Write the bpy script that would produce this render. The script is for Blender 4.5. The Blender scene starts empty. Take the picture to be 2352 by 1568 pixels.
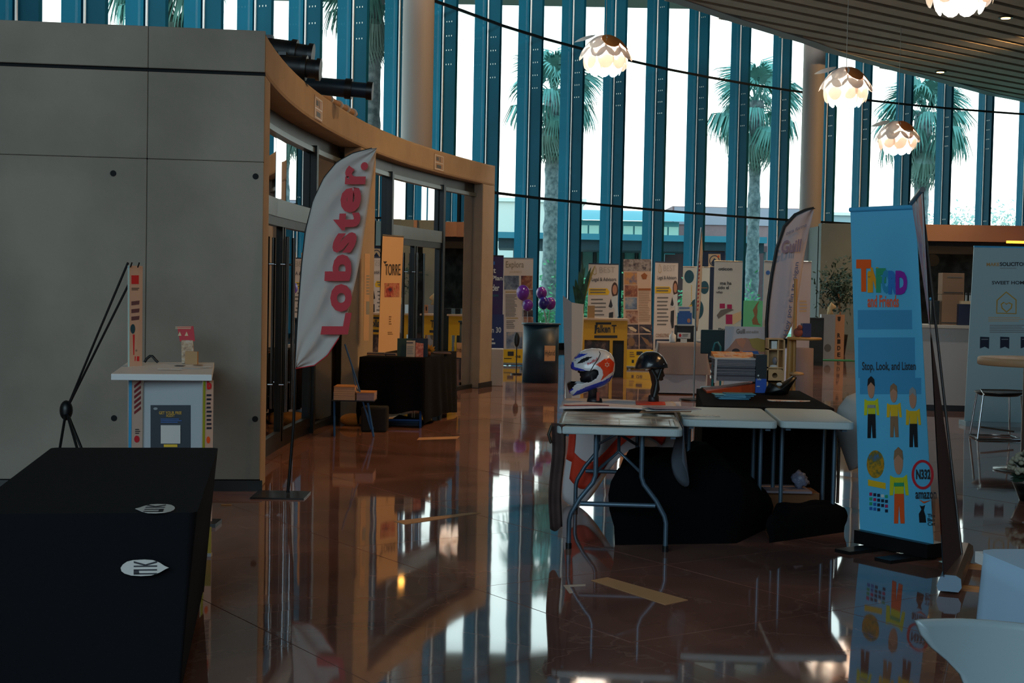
import bpy, bmesh, random
from math import *
from mathutils import Vector, Matrix, noise
random.seed(7)
SC = bpy.context.scene
COL = SC.collection

# ---------------------------------------------------------------- camera
F = 3300.0; H = 1.55; PITCH = atan(129/3300.0); ROLL = .02
camd = bpy.data.cameras.new('camera'); cam = bpy.data.objects.new('camera', camd); COL.objects.link(cam)
camd.sensor_width = 36; camd.lens = F/2352*36; camd.clip_end = 400; camd.clip_start = .05
CM = Matrix.Translation((0, 0, H)) @ Matrix.Rotation(pi/2-PITCH, 4, 'X') @ Matrix.Rotation(ROLL, 4, 'Z')
cam.matrix_world = CM
SC.camera = cam

# ---------------------------------------------------------------- exposure, sky, lights
SC.view_settings.view_transform = 'Standard'; SC.view_settings.look = 'None'
SC.view_settings.gamma = 1; SC.view_settings.use_curve_mapping = False
SC.view_settings.exposure = 0.32
def lin(c):
    if isinstance(c, str): c = [int(c[i:i+2], 16)/255 for i in (0, 2, 4)]
    return tuple((x/12.92 if x <= .04045 else ((x+.055)/1.055)**2.4) for x in c)+(1,)
w = bpy.data.worlds.new('sky'); SC.world = w; w.use_nodes = True
nt = w.node_tree; nt.nodes.clear()
wo = nt.nodes.new('ShaderNodeOutputWorld'); bg = nt.nodes.new('ShaderNodeBackground')
tc = nt.nodes.new('ShaderNodeTexCoord'); sx = nt.nodes.new('ShaderNodeSeparateXYZ'); rp = nt.nodes.new('ShaderNodeValToRGB')
nt.links.new(tc.outputs['Generated'], sx.inputs[0]); nt.links.new(sx.outputs['Z'], rp.inputs[0])
cr = rp.color_ramp; cr.elements[0].position = 0; cr.elements[0].color = (1, .97, .86, 1)
cr.elements[1].position = .6; cr.elements[1].color = (.42, .72, .85, 1)
e = cr.elements.new(.08); e.color = (.98, 1, .93, 1)
e = cr.elements.new(.22); e.color = (.84, .99, 1, 1)
nt.links.new(rp.outputs[0], bg.inputs[0]); bg.inputs[1].default_value = 2.3
nt.links.new(bg.outputs[0], wo.inputs[0])
def area(name, loc, tgt, sx_, sy_, power, col):
    l = bpy.data.lights.new(name, 'AREA'); l.shape = 'RECTANGLE'; l.size = sx_; l.size_y = sy_; l.energy = power; l.color = col
    o = bpy.data.objects.new(name, l); COL.objects.link(o); o.location = loc
    o.rotation_euler = (Vector(tgt)-Vector(loc)).to_track_quat('-Z', 'Y').to_euler()
    return o
def spot(name, loc, tgt, power, col, ang=70, rad=.08):
    l = bpy.data.lights.new(name, 'SPOT'); l.energy = power; l.color = col; l.spot_size = radians(ang); l.spot_blend = .6; l.shadow_soft_size = rad
    o = bpy.data.objects.new(name, l); COL.objects.link(o); o.location = loc
    o.rotation_euler = (Vector(tgt)-Vector(loc)).to_track_quat('-Z', 'Y').to_euler()
    return o
# added cool fill light behind the camera, for the surfaces that face it
area('fill_behind', (-4, -6.5, 5.5), (0, 12, 1.2), 14, 6, 850, (.62, .86, 1))
# added warm fill light under the roof, brightening the far banners
area('atrium_fill', (3.5, 17, 10.4), (3.5, 27, .5), 9, 5, 3000, (1, .93, .84))
# warm tungsten downlights of the ceiling over the hall
WARM = (1, .56, .22)
for i, (lx, ly, tx, ty, pw) in enumerate(((7, 11, -1.8, 12.5, 680), (6.5, 15, -1.6, 16, 760), (6, 20, -.8, 20.5, 700), (11, 22, 7, 24, 500),
                                         (4.5, 26, 4, 27, 420), (13, 31, 11, 35, 900), (8, 6, 1.5, 7, 160), (2.5, 24, -1.8, 27.6, 420), (14, 34, 8.4, 40, 900))):
    spot('downlight_beam', (lx, ly, 7.6), (tx, ty, 4.5 if ty in (27.6, 40) else 1.4), pw, WARM, 65)

# ---------------------------------------------------------------- materials
MC = {}
def mat(name, c, rough=.6, metal=0, spec=.5, bump=0, bscale=30, var=0, vscale=4, emit=None, es=0, c2=None, coat=0, trans=0):
    if name in MC: return MC[name]
    m = bpy.data.materials.new(name); m.use_nodes = True; MC[name] = m
    n = m.node_tree; b = n.nodes['Principled BSDF']; col = lin(c)
    b.inputs['Base Color'].default_value = col; b.inputs['Roughness'].default_value = rough
    b.inputs['Metallic'].default_value = metal; b.inputs['Specular IOR Level'].default_value = spec
    if coat: b.inputs['Coat Weight'].default_value = coat; b.inputs['Coat Roughness'].default_value = .05
    if trans: b.inputs['Transmission Weight'].default_value = trans
    geo = None
    if var or bump or c2:
        geo = n.nodes.new('ShaderNodeNewGeometry')
    if var or c2:
        t = n.nodes.new('ShaderNodeTexNoise'); t.inputs['Scale'].default_value = vscale; t.inputs['Detail'].default_value = 6
        n.links.new(geo.outputs['Position'], t.inputs['Vector'])
        r = n.nodes.new('ShaderNodeValToRGB'); n.links.new(t.outputs[0], r.inputs[0])
        k = 1-var
        d = lin(c2) if c2 else tuple(x*k for x in col[:3])+(1,)
        r.color_ramp.elements[0].position = .38; r.color_ramp.elements[1].position = .62
        r.color_ramp.elements[0].color = d; r.color_ramp.elements[1].color = col
        n.links.new(r.outputs[0], b.inputs['Base Color'])
    if bump:
        t = n.nodes.new('ShaderNodeTexNoise'); t.inputs['Scale'].default_value = bscale; t.inputs['Detail'].default_value = 4
        n.links.new(geo.outputs['Position'], t.inputs['Vector'])
        bp = n.nodes.new('ShaderNodeBump'); bp.inputs['Strength'].default_value = bump; bp.inputs['Distance'].default_value = .01
        n.links.new(t.outputs[0], bp.inputs['Height']); n.links.new(bp.outputs[0], b.inputs['Normal'])
    if emit:
        b.inputs['Emission Color'].default_value = lin(emit); b.inputs['Emission Strength'].default_value = es
    return m
def picture(name, cols, scale=8):
    """flat printed photograph: blotches of several colours"""
    if name in MC: return MC[name]
    m = bpy.data.materials.new(name); m.use_nodes = True; MC[name] = m
    n = m.node_tree; b = n.nodes['Principled BSDF']; b.inputs['Roughness'].default_value = .5
    g = n.nodes.new('ShaderNodeNewGeometry'); t = n.nodes.new('ShaderNodeTexNoise'); t.inputs['Scale'].default_value = scale; t.inputs['Detail'].default_value = 5
    t.inputs['Roughness'].default_value = .65
    n.links.new(g.outputs['Position'], t.inputs['Vector']); r = n.nodes.new('ShaderNodeValToRGB'); n.links.new(t.outputs[0], r.inputs[0])
    el = r.color_ramp.elements; N = len(cols)
    el[0].position = .32; el[0].color = lin(cols[0]); el[1].position = .68; el[1].color = lin(cols[-1])
    for i in range(1, N-1):
        q = el.new(.32+.36*i/(N-1)); q.color = lin(cols[i])
    n.links.new(r.outputs[0], b.inputs['Base Color'])
    return m
def glass_mat(name, tint, ior=1.5, rough=0):
    m = bpy.data.materials.new(name); m.use_nodes = True; n = m.node_tree; n.nodes.clear()
    o = n.nodes.new('ShaderNodeOutputMaterial'); mx = n.nodes.new('ShaderNodeMixShader'); t = n.nodes.new('ShaderNodeBsdfTransparent')
    g = n.nodes.new('ShaderNodeBsdfGlossy'); f = n.nodes.new('ShaderNodeFresnel'); f.inputs[0].default_value = ior
    t.inputs[0].default_value = tint; g.inputs['Roughness'].default_value = rough
    n.links.new(f.outputs[0], mx.inputs[0]); n.links.new(t.outputs[0], mx.inputs[1]); n.links.new(g.outputs[0], mx.inputs[2]); n.links.new(mx.outputs[0], o.inputs[0])
    return m
GLASS = glass_mat('facade_glass', (.93, 1, .99, 1), 1.35)
DOORGLASS = glass_mat('door_glass', (.45, .52, .52, 1), 1.6)
def floor_mat():
    m = bpy.data.materials.new('polished_brown_marble'); m.use_nodes = True; n = m.node_tree; b = n.nodes['Principled BSDF']
    g = n.nodes.new('ShaderNodeNewGeometry')
    t = n.nodes.new('ShaderNodeTexNoise'); t.inputs['Scale'].default_value = .9; t.inputs['Detail'].default_value = 8; t.inputs['Distortion'].default_value = 1.2
    n.links.new(g.outputs['Position'], t.inputs['Vector'])
    r = n.nodes.new('ShaderNodeValToRGB'); n.links.new(t.outputs[0], r.inputs[0])
    r.color_ramp.elements[0].position = .3; r.color_ramp.elements[0].color = lin('684a43')
    r.color_ramp.elements[1].position = .7; r.color_ramp.elements[1].color = lin('9c7062')
    v = n.nodes.new('ShaderNodeTexVoronoi'); v.feature = 'DISTANCE_TO_EDGE'; v.inputs['Scale'].default_value = 1.1
    t2 = n.nodes.new('ShaderNodeTexNoise'); t2.inputs['Scale'].default_value = 2.2; t2.inputs['Detail'].default_value = 5
    n.links.new(g.outputs['Position'], t2.inputs['Vector'])
    mxv = n.nodes.new('ShaderNodeMix'); mxv.data_type = 'RGBA'; mxv.blend_type = 'LINEAR_LIGHT'; mxv.inputs[0].default_value = .35
    n.links.new(g.outputs['Position'], mxv.inputs[6]); n.links.new(t2.outputs[1], mxv.inputs[7]); n.links.new(mxv.outputs[2], v.inputs['Vector'])
    r2 = n.nodes.new('ShaderNodeValToRGB'); n.links.new(v.outputs[0], r2.inputs[0])
    r2.color_ramp.elements[0].position = 0; r2.color_ramp.elements[0].color = (.42, .42, .42, 1)
    r2.color_ramp.elements[1].position = .012; r2.color_ramp.elements[1].color = (0, 0, 0, 1)
    mm = n.nodes.new('ShaderNodeMix'); mm.data_type = 'RGBA'; n.links.new(r2.outputs[0], mm.inputs[0]); n.links.new(r.outputs[0], mm.inputs[6]); mm.inputs[7].default_value = lin('a8887a')
    n.links.new(mm.outputs[2], b.inputs['Base Color'])
    b.inputs['Roughness'].default_value = .04; b.inputs['IOR'].default_value = 1.75
    t3 = n.nodes.new('ShaderNodeTexNoise'); t3.inputs['Scale'].default_value = 1.6; t3.inputs['Detail'].default_value = 1
    n.links.new(g.outputs['Position'], t3.inputs['Vector'])
    bp = n.nodes.new('ShaderNodeBump'); bp.inputs['Strength'].default_value = .05; bp.inputs['Distance'].default_value = .02
    n.links.new(t3.outputs[0], bp.inputs['Height']); n.links.new(bp.outputs[0], b.inputs['Normal'])
    return m
MARBLE = floor_mat()
CONC = mat('grey_concrete', '978f82', .8, bump=.25, bscale=14, var=.24, vscale=1.1)
CONCW = mat('smooth_concrete_front', 'a59684', .75, bump=.2, bscale=25, var=.1, vscale=3)
DARK = mat('dark_recess', '15181a', .9)
FIN_O = mat('teal_metal_fin', '006684', .6, spec=.15, var=.12, vscale=1)
FIN_I = mat('dark_teal_fin', '085870', .6, spec=.15, var=.15, vscale=1)
BLACKM = mat('black_metal', '0b0e10', .4)
ALU = mat('brushed_aluminium', '9aa0a2', .3, .9)
CHROME = mat('chrome', 'c8d0d4', .1, 1)
WHITE = mat('white_paint', 'd9dcdc', .45)
BLACKC = mat('black_cloth', '0b0b0e', .95, spec=.1, bump=.3, bscale=60)
PAPER = mat('white_print', 'cdd2d0', .55)

# ---------------------------------------------------------------- pixel helpers: where a point of the photograph stands in the hall
CR = CM.to_3x3()
def ray(px, py): return CR @ Vector(((px-1176)/F, -(py-784)/F, -1))
def fz(px, py, z=0):
    d = ray(px, py); t = (z-H)/d.z; return Vector((d.x*t, d.y*t, z))
def fy(px, py, Y):
    d = ray(px, py); t = Y/d.y; return Vector((d.x*t, Y, H+d.z*t))

# ---------------------------------------------------------------- object helpers
W = {}
def thing(name, loc, label=None, cat=None, group=None, rz=0, kind=None, parent=None):
    o = bpy.data.objects.new(name, None); COL.objects.link(o); o.empty_display_size = .1
    o.location = loc; o.rotation_euler = (0, 0, rz)
    m = Matrix.Translation(Vector(loc)) @ Matrix.Rotation(rz, 4, 'Z')
    if parent: o.parent = parent; m = W[parent] @ m
    W[o] = m
    tag(o, label, cat, group, kind); return o
def tag(o, label=None, cat=None, group=None, kind=None):
    if label: o['label'] = label
    if cat: o['category'] = cat
    if group: o['group'] = group
    if kind: o['kind'] = kind
    return o
class MB:
    def __init__(s): s.v = []; s.f = []; s.mi = []; s.sm = []
    def add(s, vs, fs, mi=0, smooth=False):
        b = len(s.v); s.v += [Vector(q) for q in vs]
        for f in fs: s.f.append([b+i for i in f]); s.mi.append(mi); s.sm.append(smooth)
        return s
    def box(s, x0, y0, z0, x1, y1, z1, mi=0, M=None):
        vs = [Vector((x, y, z)) for z in (z0, z1) for x, y in ((x0, y0), (x1, y0), (x1, y1), (x0, y1))]
        if M: vs = [M @ q for q in vs]
        return s.add(vs, [(0, 3, 2, 1), (4, 5, 6, 7), (0, 1, 5, 4), (1, 2, 6, 5), (2, 3, 7, 6), (3, 0, 4, 7)], mi)
    def bbox(s, c, sz, rz=0, mi=0):
        M = Matrix.Translation(Vector(c)) @ Matrix.Rotation(rz, 4, 'Z'); a, b, h = sz[0]/2, sz[1]/2, sz[2]/2
        return s.box(-a, -b, -h, a, b, h, mi, M)
    def prism(s, pts, z0, z1, mi=0):
        n = len(pts); vs = [(p[0], p[1], z0) for p in pts]+[(p[0], p[1], z1) for p in pts]
        return s.add(vs, [tuple(range(n))[::-1], tuple(range(n, 2*n))]+[(i, (i+1) % n, n+(i+1) % n, n+i) for i in range(n)], mi)
    def cyl(s, p, q, r, r2=None, n=12, mi=0, caps=True):
        p = Vector(p); q = Vector(q); r2 = r if r2 is None else r2
        d = (q-p).normalized(); a = d.orthogonal().normalized(); b = d.cross(a)
        vs = [p+(a*cos(2*pi*i/n)+b*sin(2*pi*i/n))*r for i in range(n)]+[q+(a*cos(2*pi*i/n)+b*sin(2*pi*i/n))*r2 for i in range(n)]
        s.add(vs, [(i, (i+1) % n, n+(i+1) % n, n+i) for i in range(n)], mi, True)
        if caps: s.add(vs[:n], [tuple(range(n))[::-1]], mi); s.add(vs[n:], [tuple(range(n))], mi)
        return s
    def tube(s, path, r, n=8, mi=0):
        path = [Vector(p) for p in path]; rings = []
        t0 = (path[1]-path[0]).normalized(); a = t0.orthogonal().normalized()
        for i, p in enumerate(path):
            t = (path[min(i+1, len(path)-1)]-path[max(i-1, 0)]).normalized()
            a = (a-t*a.dot(t)).normalized(); b = t.cross(a); rr = r[i] if isinstance(r, (list, tuple)) else r
            rings += [p+(a*cos(2*pi*k/n)+b*sin(2*pi*k/n))*rr for k in range(n)]
        fs = [(i*n+k, i*n+(k+1) % n, (i+1)*n+(k+1) % n, (i+1)*n+k) for i in range(len(path)-1) for k in range(n)]
        s.add(rings, fs, mi, True); s.add(rings[:n], [tuple(range(n))[::-1]], mi); s.add(rings[-n:], [tuple(range(n))], mi)
        return s
    def lathe(s, prof, c=(0, 0, 0), n=24, mi=0, sy=1):
        c = Vector(c); vs = [c+Vector((r*cos(2*pi*k/n), r*sy*sin(2*pi*k/n), z)) for r, z in prof for k in range(n)]
        return s.add(vs, [(i*n+k, i*n+(k+1) % n, (i+1)*n+(k+1) % n, (i+1)*n+k) for i in range(len(prof)-1) for k in range(n)], mi, True)
    def ball(s, c, r, n=16, m=10, mi=0):
        c = Vector(c); r = r if isinstance(r, (list, tuple)) else (r, r, r)
        vs = [c+Vector((r[0]*sin(pi*j/m)*cos(2*pi*k/n), r[1]*sin(pi*j/m)*sin(2*pi*k/n), r[2]*cos(pi*j/m))) for j in range(m+1) for k in range(n)]
        return s.add(vs, [(j*n+k, (j+1)*n+k, (j+1)*n+(k+1) % n, j*n+(k+1) % n) for j in range(m) for k in range(n)], mi, True)
    def quad(s, a, b, c, d, t=.004, mi=0):
        a, b, c, d = map(Vector, (a, b, c, d)); n = (b-a).cross(d-a).normalized()*t
        return s.add([a, b, c, d, a+n, b+n, c+n, d+n], [(3, 2, 1, 0), (4, 5, 6, 7), (0, 1, 5, 4), (1, 2, 6, 5), (2, 3, 7, 6), (3, 0, 4, 7)], mi)
    def inflate(s, out, c, Wd, frame, nr=8, cut=None, colour=None, power=.5, both=True):
        """solid whose side silhouette is `out` (2D), swelling to half width Wd; frame=(origin, ux, uy, un)"""
        O, ux, uy, un = [Vector(q) for q in frame]; n = len(out); c = Vector((c[0], c[1]))
        P2 = []; pts = []
        for side in (1, -1):
            for i in range(nr+1):
                r = sin(pi/2*i/nr)
                for k in range(n):
                    q = c+(Vector(out[k])-c)*r; P2.append(q)
                    pts.append(O+ux*q.x+uy*q.y+un*(side*Wd*max(0, 1-r*r)**power))
        base = len(s.v); s.v += pts; m = (nr+1)*n
        for sd in (0, 1):
            for i in range(nr):
                for k in range(n):
                    f = [sd*m+i*n+k, sd*m+(i+1)*n+k, sd*m+(i+1)*n+(k+1) % n, sd*m+i*n+(k+1) % n]
                    if sd: f = f[::-1]
                    g = sum((P2[j] for j in f), Vector((0, 0)))/4
                    if cut and cut(g.x, g.y): continue
                    s.f.append([base+j for j in f]); s.mi.append(colour(g.x, g.y) if colour else 0); s.sm.append(True)
        return s
    def build(s, name, mats, parent=None, label=None, cat=None, group=None, kind=None, local=False, weld=False):
        if not isinstance(mats, (list, tuple)): mats = [mats]
        vs = s.v; root = None
        if parent is not None and not local:
            inv = W[parent].inverted(); vs = [inv @ q for q in vs]
        elif parent is None and not local and vs:
            xs = [q.x for q in vs]; ys = [q.y for q in vs]; zs = [q.z for q in vs]
            root = Vector(((min(xs)+max(xs))/2, (min(ys)+max(ys))/2, min(zs))); vs = [q-root for q in vs]
        me = bpy.data.meshes.new(name); me.from_pydata([tuple(q) for q in vs], [], s.f)
        for m in mats: me.materials.append(m)
        me.polygons.foreach_set('material_index', s.mi); me.polygons.foreach_set('use_smooth', s.sm)
        if weld:
            bm = bmesh.new(); bm.from_mesh(me); bmesh.ops.remove_doubles(bm, verts=bm.verts, dist=.0004); bm.to_mesh(me); bm.free()
        me.update()
        o = bpy.data.objects.new(name, me); COL.objects.link(o)
        if root is not None: o.location = root; W[o] = Matrix.Translation(root)
        if parent is not None: o.parent = parent; W[o] = W[parent].copy()
        if root is None and parent is None: W[o] = Matrix.Identity(4)
        tag(o, label, cat, group, kind); return o
def bevel(o, w=.006, seg=2):
    b = o.modifiers.new('bevel', 'BEVEL'); b.width = w; b.segments = seg; b.limit_method = 'ANGLE'; return o
def inst(src, name, loc=(0, 0, 0), rot=(0, 0, 0), scale=(1, 1, 1), parent=None):
    o = bpy.data.objects.new(name, src if isinstance(src, bpy.types.Mesh) else src.data); COL.objects.link(o)
    o.location = loc; o.rotation_euler = rot; o.scale = scale
    if parent is not None: o.parent = parent
    return o
def inpoly(x, y, P):
    r = False; n = len(P)
    for i in range(n):
        a = P[i]; b = P[i-1]
        if (a[1] > y) != (b[1] > y) and x < (b[0]-a[0])*(y-a[1])/(b[1]-a[1])+a[0]: r = not r
    return r
TXT = {}
def textmesh(s, bold):
    k = (s, bold)
    if k in TXT: return TXT[k]
    c = bpy.data.curves.new('t', 'FONT'); c.body = s; c.offset = bold; c.resolution_u = 3; c.align_x = 'LEFT'
    o = bpy.data.objects.new('t', c); COL.objects.link(o)
    me = bpy.data.meshes.new_from_object(o); bpy.data.objects.remove(o); bpy.data.curves.remove(c)
    vs = [v.co.copy() for v in me.vertices]; fs = [tuple(p.vertices) for p in me.polygons]; bpy.data.meshes.remove(me)
    x0 = min(v.x for v in vs); x1 = max(v.x for v in vs); y0 = min(v.y for v in vs); y1 = max(v.y for v in vs)
    TXT[k] = ([((v.x-x0)/(x1-x0), (v.y-y0)/(y1-y0)) for v in vs], fs); return TXT[k]
class Panel:
    """a flat or leaning sheet with four corners (bottom-left, bottom-right, top-right, top-left); print lies on its front as thin sub-parts"""
    def __init__(s, c, parent, m, name='banner', t=.006, eps=.003, label=None, twoside=None):
        s.c = [Vector(q) for q in c]; n = (s.c[1]-s.c[0]).cross(s.c[3]-s.c[0]).normalized()
        ctr = sum(s.c, Vector())/4
        if n.dot(Vector((0, 0, H))-ctr) < 0: n = -n
        s.n = n; s.eps = eps; s.par = parent
        b = MB(); q = s.c; back = [p-n*t for p in q]
        b.add(list(q)+back, [(0, 1, 2, 3), (7, 6, 5, 4), (0, 4, 5, 1), (1, 5, 6, 2), (2, 6, 7, 3), (3, 7, 4, 0)])
        if twoside: b.mi[1] = 1
        s.o = b.build(name, [m]+([twoside] if twoside else []), parent, label=label); s.lvl = 0
    def P(s, u, v, lift=None):
        a, b, c, d = s.c; q = a*(1-u)*(1-v)+b*u*(1-v)+c*u*v+d*(1-u)*v
        return q+s.n*(s.eps if lift is None else lift)
    def px(s, x, y):
        d = ray(x, y); o = Vector((0, 0, H)); t = (s.c[0]-o).dot(s.n)/d.dot(s.n); q = o+d*t-s.c[0]
        U = s.c[1]-s.c[0]; V = s.c[3]-s.c[0]
        uu, vv, uv = U.dot(U), V.dot(V), U.dot(V); qu, qv = q.dot(U), q.dot(V); D = uu*vv-uv*uv
        return ((qu*vv-qv*uv)/D, (qv*uu-qu*uv)/D)
    def poly(s, pts, m, name='printed_shape', pix=True, lift=1, label=None):
        uv = [s.px(*p) if pix else p for p in pts]; b = MB(); e = s.eps*lift
        n = len(uv); b.add([s.P(u, v, e) for u, v in uv]+[s.P(u, v, 0.0003) for u, v in uv], [tuple(range(n))]+[(i, n+i, n+(i+1) % n, (i+1) % n) for i in range(n)])
        return b.build(name, m, s.o if s.lvl == 0 else s.par, label=label)
    def rect(s, x0, y0, x1, y1, m, name='printed_band', pix=True, lift=1, label=None):
        return s.poly([(x0, y1), (x1, y1), (x1, y0), (x0, y0)] if pix else [(x0, y0), (x1, y0), (x1, y1), (x0, y1)], m, name, pix, lift, label)
    def disc(s, cx, cy, rx, ry, m, name='printed_disc', lift=1, n=28, label=None):
        return s.poly([(cx+rx*cos(2*pi*i/n), cy-ry*sin(2*pi*i/n)) for i in range(n)], m, name, True, lift, label)
    def ring(s, pts, wpx, m, name='printed_outline', lift=1):
        """closed outline through photo points"""
        n = len(pts); cx = sum(p[0] for p in pts)/n; cy = sum(p[1] for p in pts)/n; b = MB(); vs = []
        for x, y in pts:
            d = hypot(x-cx, y-cy); k = (d-wpx)/d
            vs += [s.P(*s.px(x, y), s.eps*lift), s.P(*s.px(cx+(x-cx)*k, cy+(y-cy)*k), s.eps*lift)]
        b.add(vs, [(2*i, 2*((i+1) % n), 2*((i+1) % n)+1, 2*i+1) for i in range(n)])
        return b.build(name, m, s.o if s.lvl == 0 else s.par)
    def text(s, t, x0, y0, x1, y1, m, bold=.015, rot=0, lift=2, dirs=None, name='lettering', label=None):
        """text filling the photo box x0,y0 (top left) .. x1,y1; rot=90 reads upwards"""
        vs, fs = textmesh(t, bold)
        if dirs: o, U, V = [Vector(q) for q in dirs]
        elif rot == 90: o, U, V = Vector((x1, y1)), Vector((0, y0-y1)), Vector((x0-x1, 0))
        elif rot == -90: o, U, V = Vector((x0, y0)), Vector((0, y1-y0)), Vector((x1-x0, 0))
        else: o, U, V = Vector((x0, y1)), Vector((x1-x0, 0)), Vector((0, y0-y1))
        b = MB(); b.add([s.P(*s.px(*(o+U*u+V*v)), s.eps*lift) for u, v in vs], fs)
        return b.build(name, m, s.o if s.lvl == 0 else s.par, label=label)
    def lines(s, x0, y0, x1, y1, n, m, fill=.45, jit=.25, name='printed_text_block', lift=1):
        """small print too small to read: rows of thin bars, joined"""
        b = MB(); h = (y1-y0)/n
        for i in range(n):
            xe = x1-(x1-x0)*random.random()*jit; ya = y0+i*h; yb = ya+h*fill
            b.add([s.P(*s.px(x, y), s.eps*lift) for x, y in ((x0, yb), (xe, yb), (xe, ya), (x0, ya))], [(0, 1, 2, 3)])
        o = b.build(name, m, s.o if s.lvl == 0 else s.par); o['kind'] = 'stuff'; return o
def drape(pts, zt, zb, mats, name, parent=None, flare=.03, wave=.015, nw=9, rows=10, round_=.02, inset=0, lowfn=None, **kw):
    """cloth over a table: pts = top outline, counter-clockwise"""
    P = []; n0 = len(pts)
    for i in range(n0):
        a = Vector(pts[i]); b = Vector(pts[(i+1) % n0]); L = (b-a).length; k = max(2, int(L/.035))
        for j in range(k): P.append((a+(b-a)*j/k, i, j/k))
    n = len(P); c = sum((p[0] for p in P), Vector((0, 0)))/n; b = MB(); vs = []
    for r in range(rows+1):
        t = r/rows
        for k, (p, e, u) in enumerate(P):
            d = (p-c).normalized(); zz = zb if lowfn is None else lowfn(e, u)
            off = flare*t+wave*t*sin(k*2*pi/nw+1.3*sin(k*.11))
            if inset: off -= inset*t*(4*u*(1-u))
            q = p+d*off; vs.append(Vector((q.x, q.y, zt-(zt-zz)*t-(round_ if r else 0)*(1-t))))
    b.add(vs, [(r*n+k, (r+1)*n+k, (r+1)*n+(k+1) % n, r*n+(k+1) % n) for r in range(rows) for k in range(n)], 0, True)
    b.add([Vector((p[0].x, p[0].y, zt)) for p in P], [tuple(range(n))], 0)
    return b.build(name, mats, parent, weld=True, **kw)
# ================================================================= SETTING
# ---- facade: positions of the glazing fins along the curved curtain wall
FX = [(27, 18.1), (183, 19.8), (325, 21.4), (455, 23.05), (573, 24.7), (688, 26.25), (797, 27.8), (903, 29.3), (1003, 30.8), (1105, 32.6), (1203, 34.2), (1300, 35.7),
      (1396, 37.15), (1492, 38.6), (1587, 39.9), (1683, 41.15), (1778, 42.25), (1885, 43.35), (1965, 44.1), (2060, 44.95), (2153, 45.65), (2247, 46.25), (2340, 46.8),
      (2433, 47.2), (2526, 47.55)]
FP = [Vector(((x-1176)/F*y, y)) for x, y in FX]
FP = [Vector((-6.95, 14.7)), Vector((-6.68, 16.4))]+FP
TOPZ = 11.0
fac = thing('window_1', (0, 30, 0), 'tall curved curtain wall of glass with deep teal fins', None, kind='structure')
def tang(i):
    a = FP[max(i-1, 0)]; b = FP[min(i+1, len(FP)-1)]; return (b-a).normalized()
fin_i = MB().box(-.045, -.36, 0, .045, -.03, TOPZ).build('tmp', FIN_I, local=True).data
fin_o = MB().box(-.05, .0, 0, .05, .3, TOPZ).build('tmp', FIN_O, local=True).data
slot = MB().box(-.075, -.075, 0, -.045, -.052, TOPZ).build('tmp', mat('fin_edge_glint', 'ffffff', .2), local=True).data  # white strip paints the bright reflection line along the fin edge
bolts = MB()
for zz in (6.2, 6.5, 6.8, 7.1, 3.9, 9.0):
    for yy in (-.26, -.2, -.14): bolts.box(-.055, yy-.008, zz-.015, -.045, yy+.008, zz+.015)
bolts = bolts.build('tmp', mat('bolt_head', 'b8c8c8', .3, .4), local=True).data
for o in list(COL.objects):
    if o.name.startswith('tmp'): bpy.data.objects.remove(o)
for i, p in enumerate(FP):
    t = tang(i); a = atan2(t.y, t.x)
    for me, nm in ((fin_i, 'fin'), (fin_o, 'outer_fin'), (slot, 'fin_edge'), (bolts, 'bolt_group')):
        o = inst(me, nm, (p.x, p.y-30, 0), (0, 0, a), parent=fac)
        if nm == 'bolt_group': o['kind'] = 'stuff'
for i in range(len(FP)-1):
    a, b = FP[i], FP[i+1]; t = (b-a).normalized(); n = Vector((t.y, -t.x))
    for z0, z1 in ((.15, 3.58), (3.64, 7.32), (7.38, TOPZ)):
        m = MB(); q = a+t*.05; r = b-t*.05
        m.add([(q.x, q.y, z0), (r.x, r.y, z0), (r.x, r.y, z1), (q.x, q.y, z1)], [(0, 1, 2, 3)]).build('pane', GLASS, fac)
    for zc in (3.61, 7.35):
        m = MB(); q = a-n*.0; r = b-n*.0
        m.prism([(q.x+n.x*.37, q.y+n.y*.37), (r.x+n.x*.37, r.y+n.y*.37), (r.x+n.x*.41, r.y+n.y*.41), (q.x+n.x*.41, q.y+n.y*.41)], zc-.03, zc+.03).build('transom', BLACKM, fac)
    m = MB(); m.prism([(a.x+n.x*.1, a.y+n.y*.1), (b.x+n.x*.1, b.y+n.y*.1), (b.x-n.x*.1, b.y-n.y*.1), (a.x-n.x*.1, a.y-n.y*.1)], 0, .15).build('window_kerb', BLACKM, fac)

# ---- floor
fl = MB(); fl.box(-11, -8, -.3, 27, 49, -.012); 
floor = fl.build('floor', mat('pale_grout', '9a7c70', .5), label='polished brown marble floor laid in large slabs', kind='structure')
dv = Vector((.563, -.8265)); nv = Vector((.8265, .563)); PI_ = 1.29
th = atan2(dv.y, dv.x)
sl = MB().box(-.6425, -.6425, -.012, .6425, .6425, 0).build('tmp', MARBLE, local=True); slm = sl.data; bpy.data.objects.remove(sl)
near = []; far = MB()
for i in range(-50, 50):
    for j in range(-50, 50):
        c = nv*(5.25+PI_*(i+.5))+dv*(-10.0+PI_*(j+.5))
        if not (-10.5 < c.x < 26 and -7.5 < c.y < 48): continue
        if 2.6 < c.y < 27 and abs(c.x) < .39*c.y+1.3 and not (c.y > 11.5 and c.x < -2.9): near.append((c.y, c))
        else: far.bbox((c.x, c.y, -.006), (1.285, 1.285, .012), th)
near.sort(key=lambda q: q[0])
for k, (_, c) in enumerate(near):
    if k < 298:
        o = inst(slm, 'slab', (c.x-W[floor].translation.x, c.y-W[floor].translation.y, -W[floor].translation.z), (random.uniform(-.0012, .0012), random.uniform(-.0012, .0012), th), parent=floor)
    else: far.bbox((c.x, c.y, -.006), (1.285, 1.285, .012), th)
o = far.build('slab_field', MARBLE, floor); o['kind'] = 'stuff'
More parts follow.
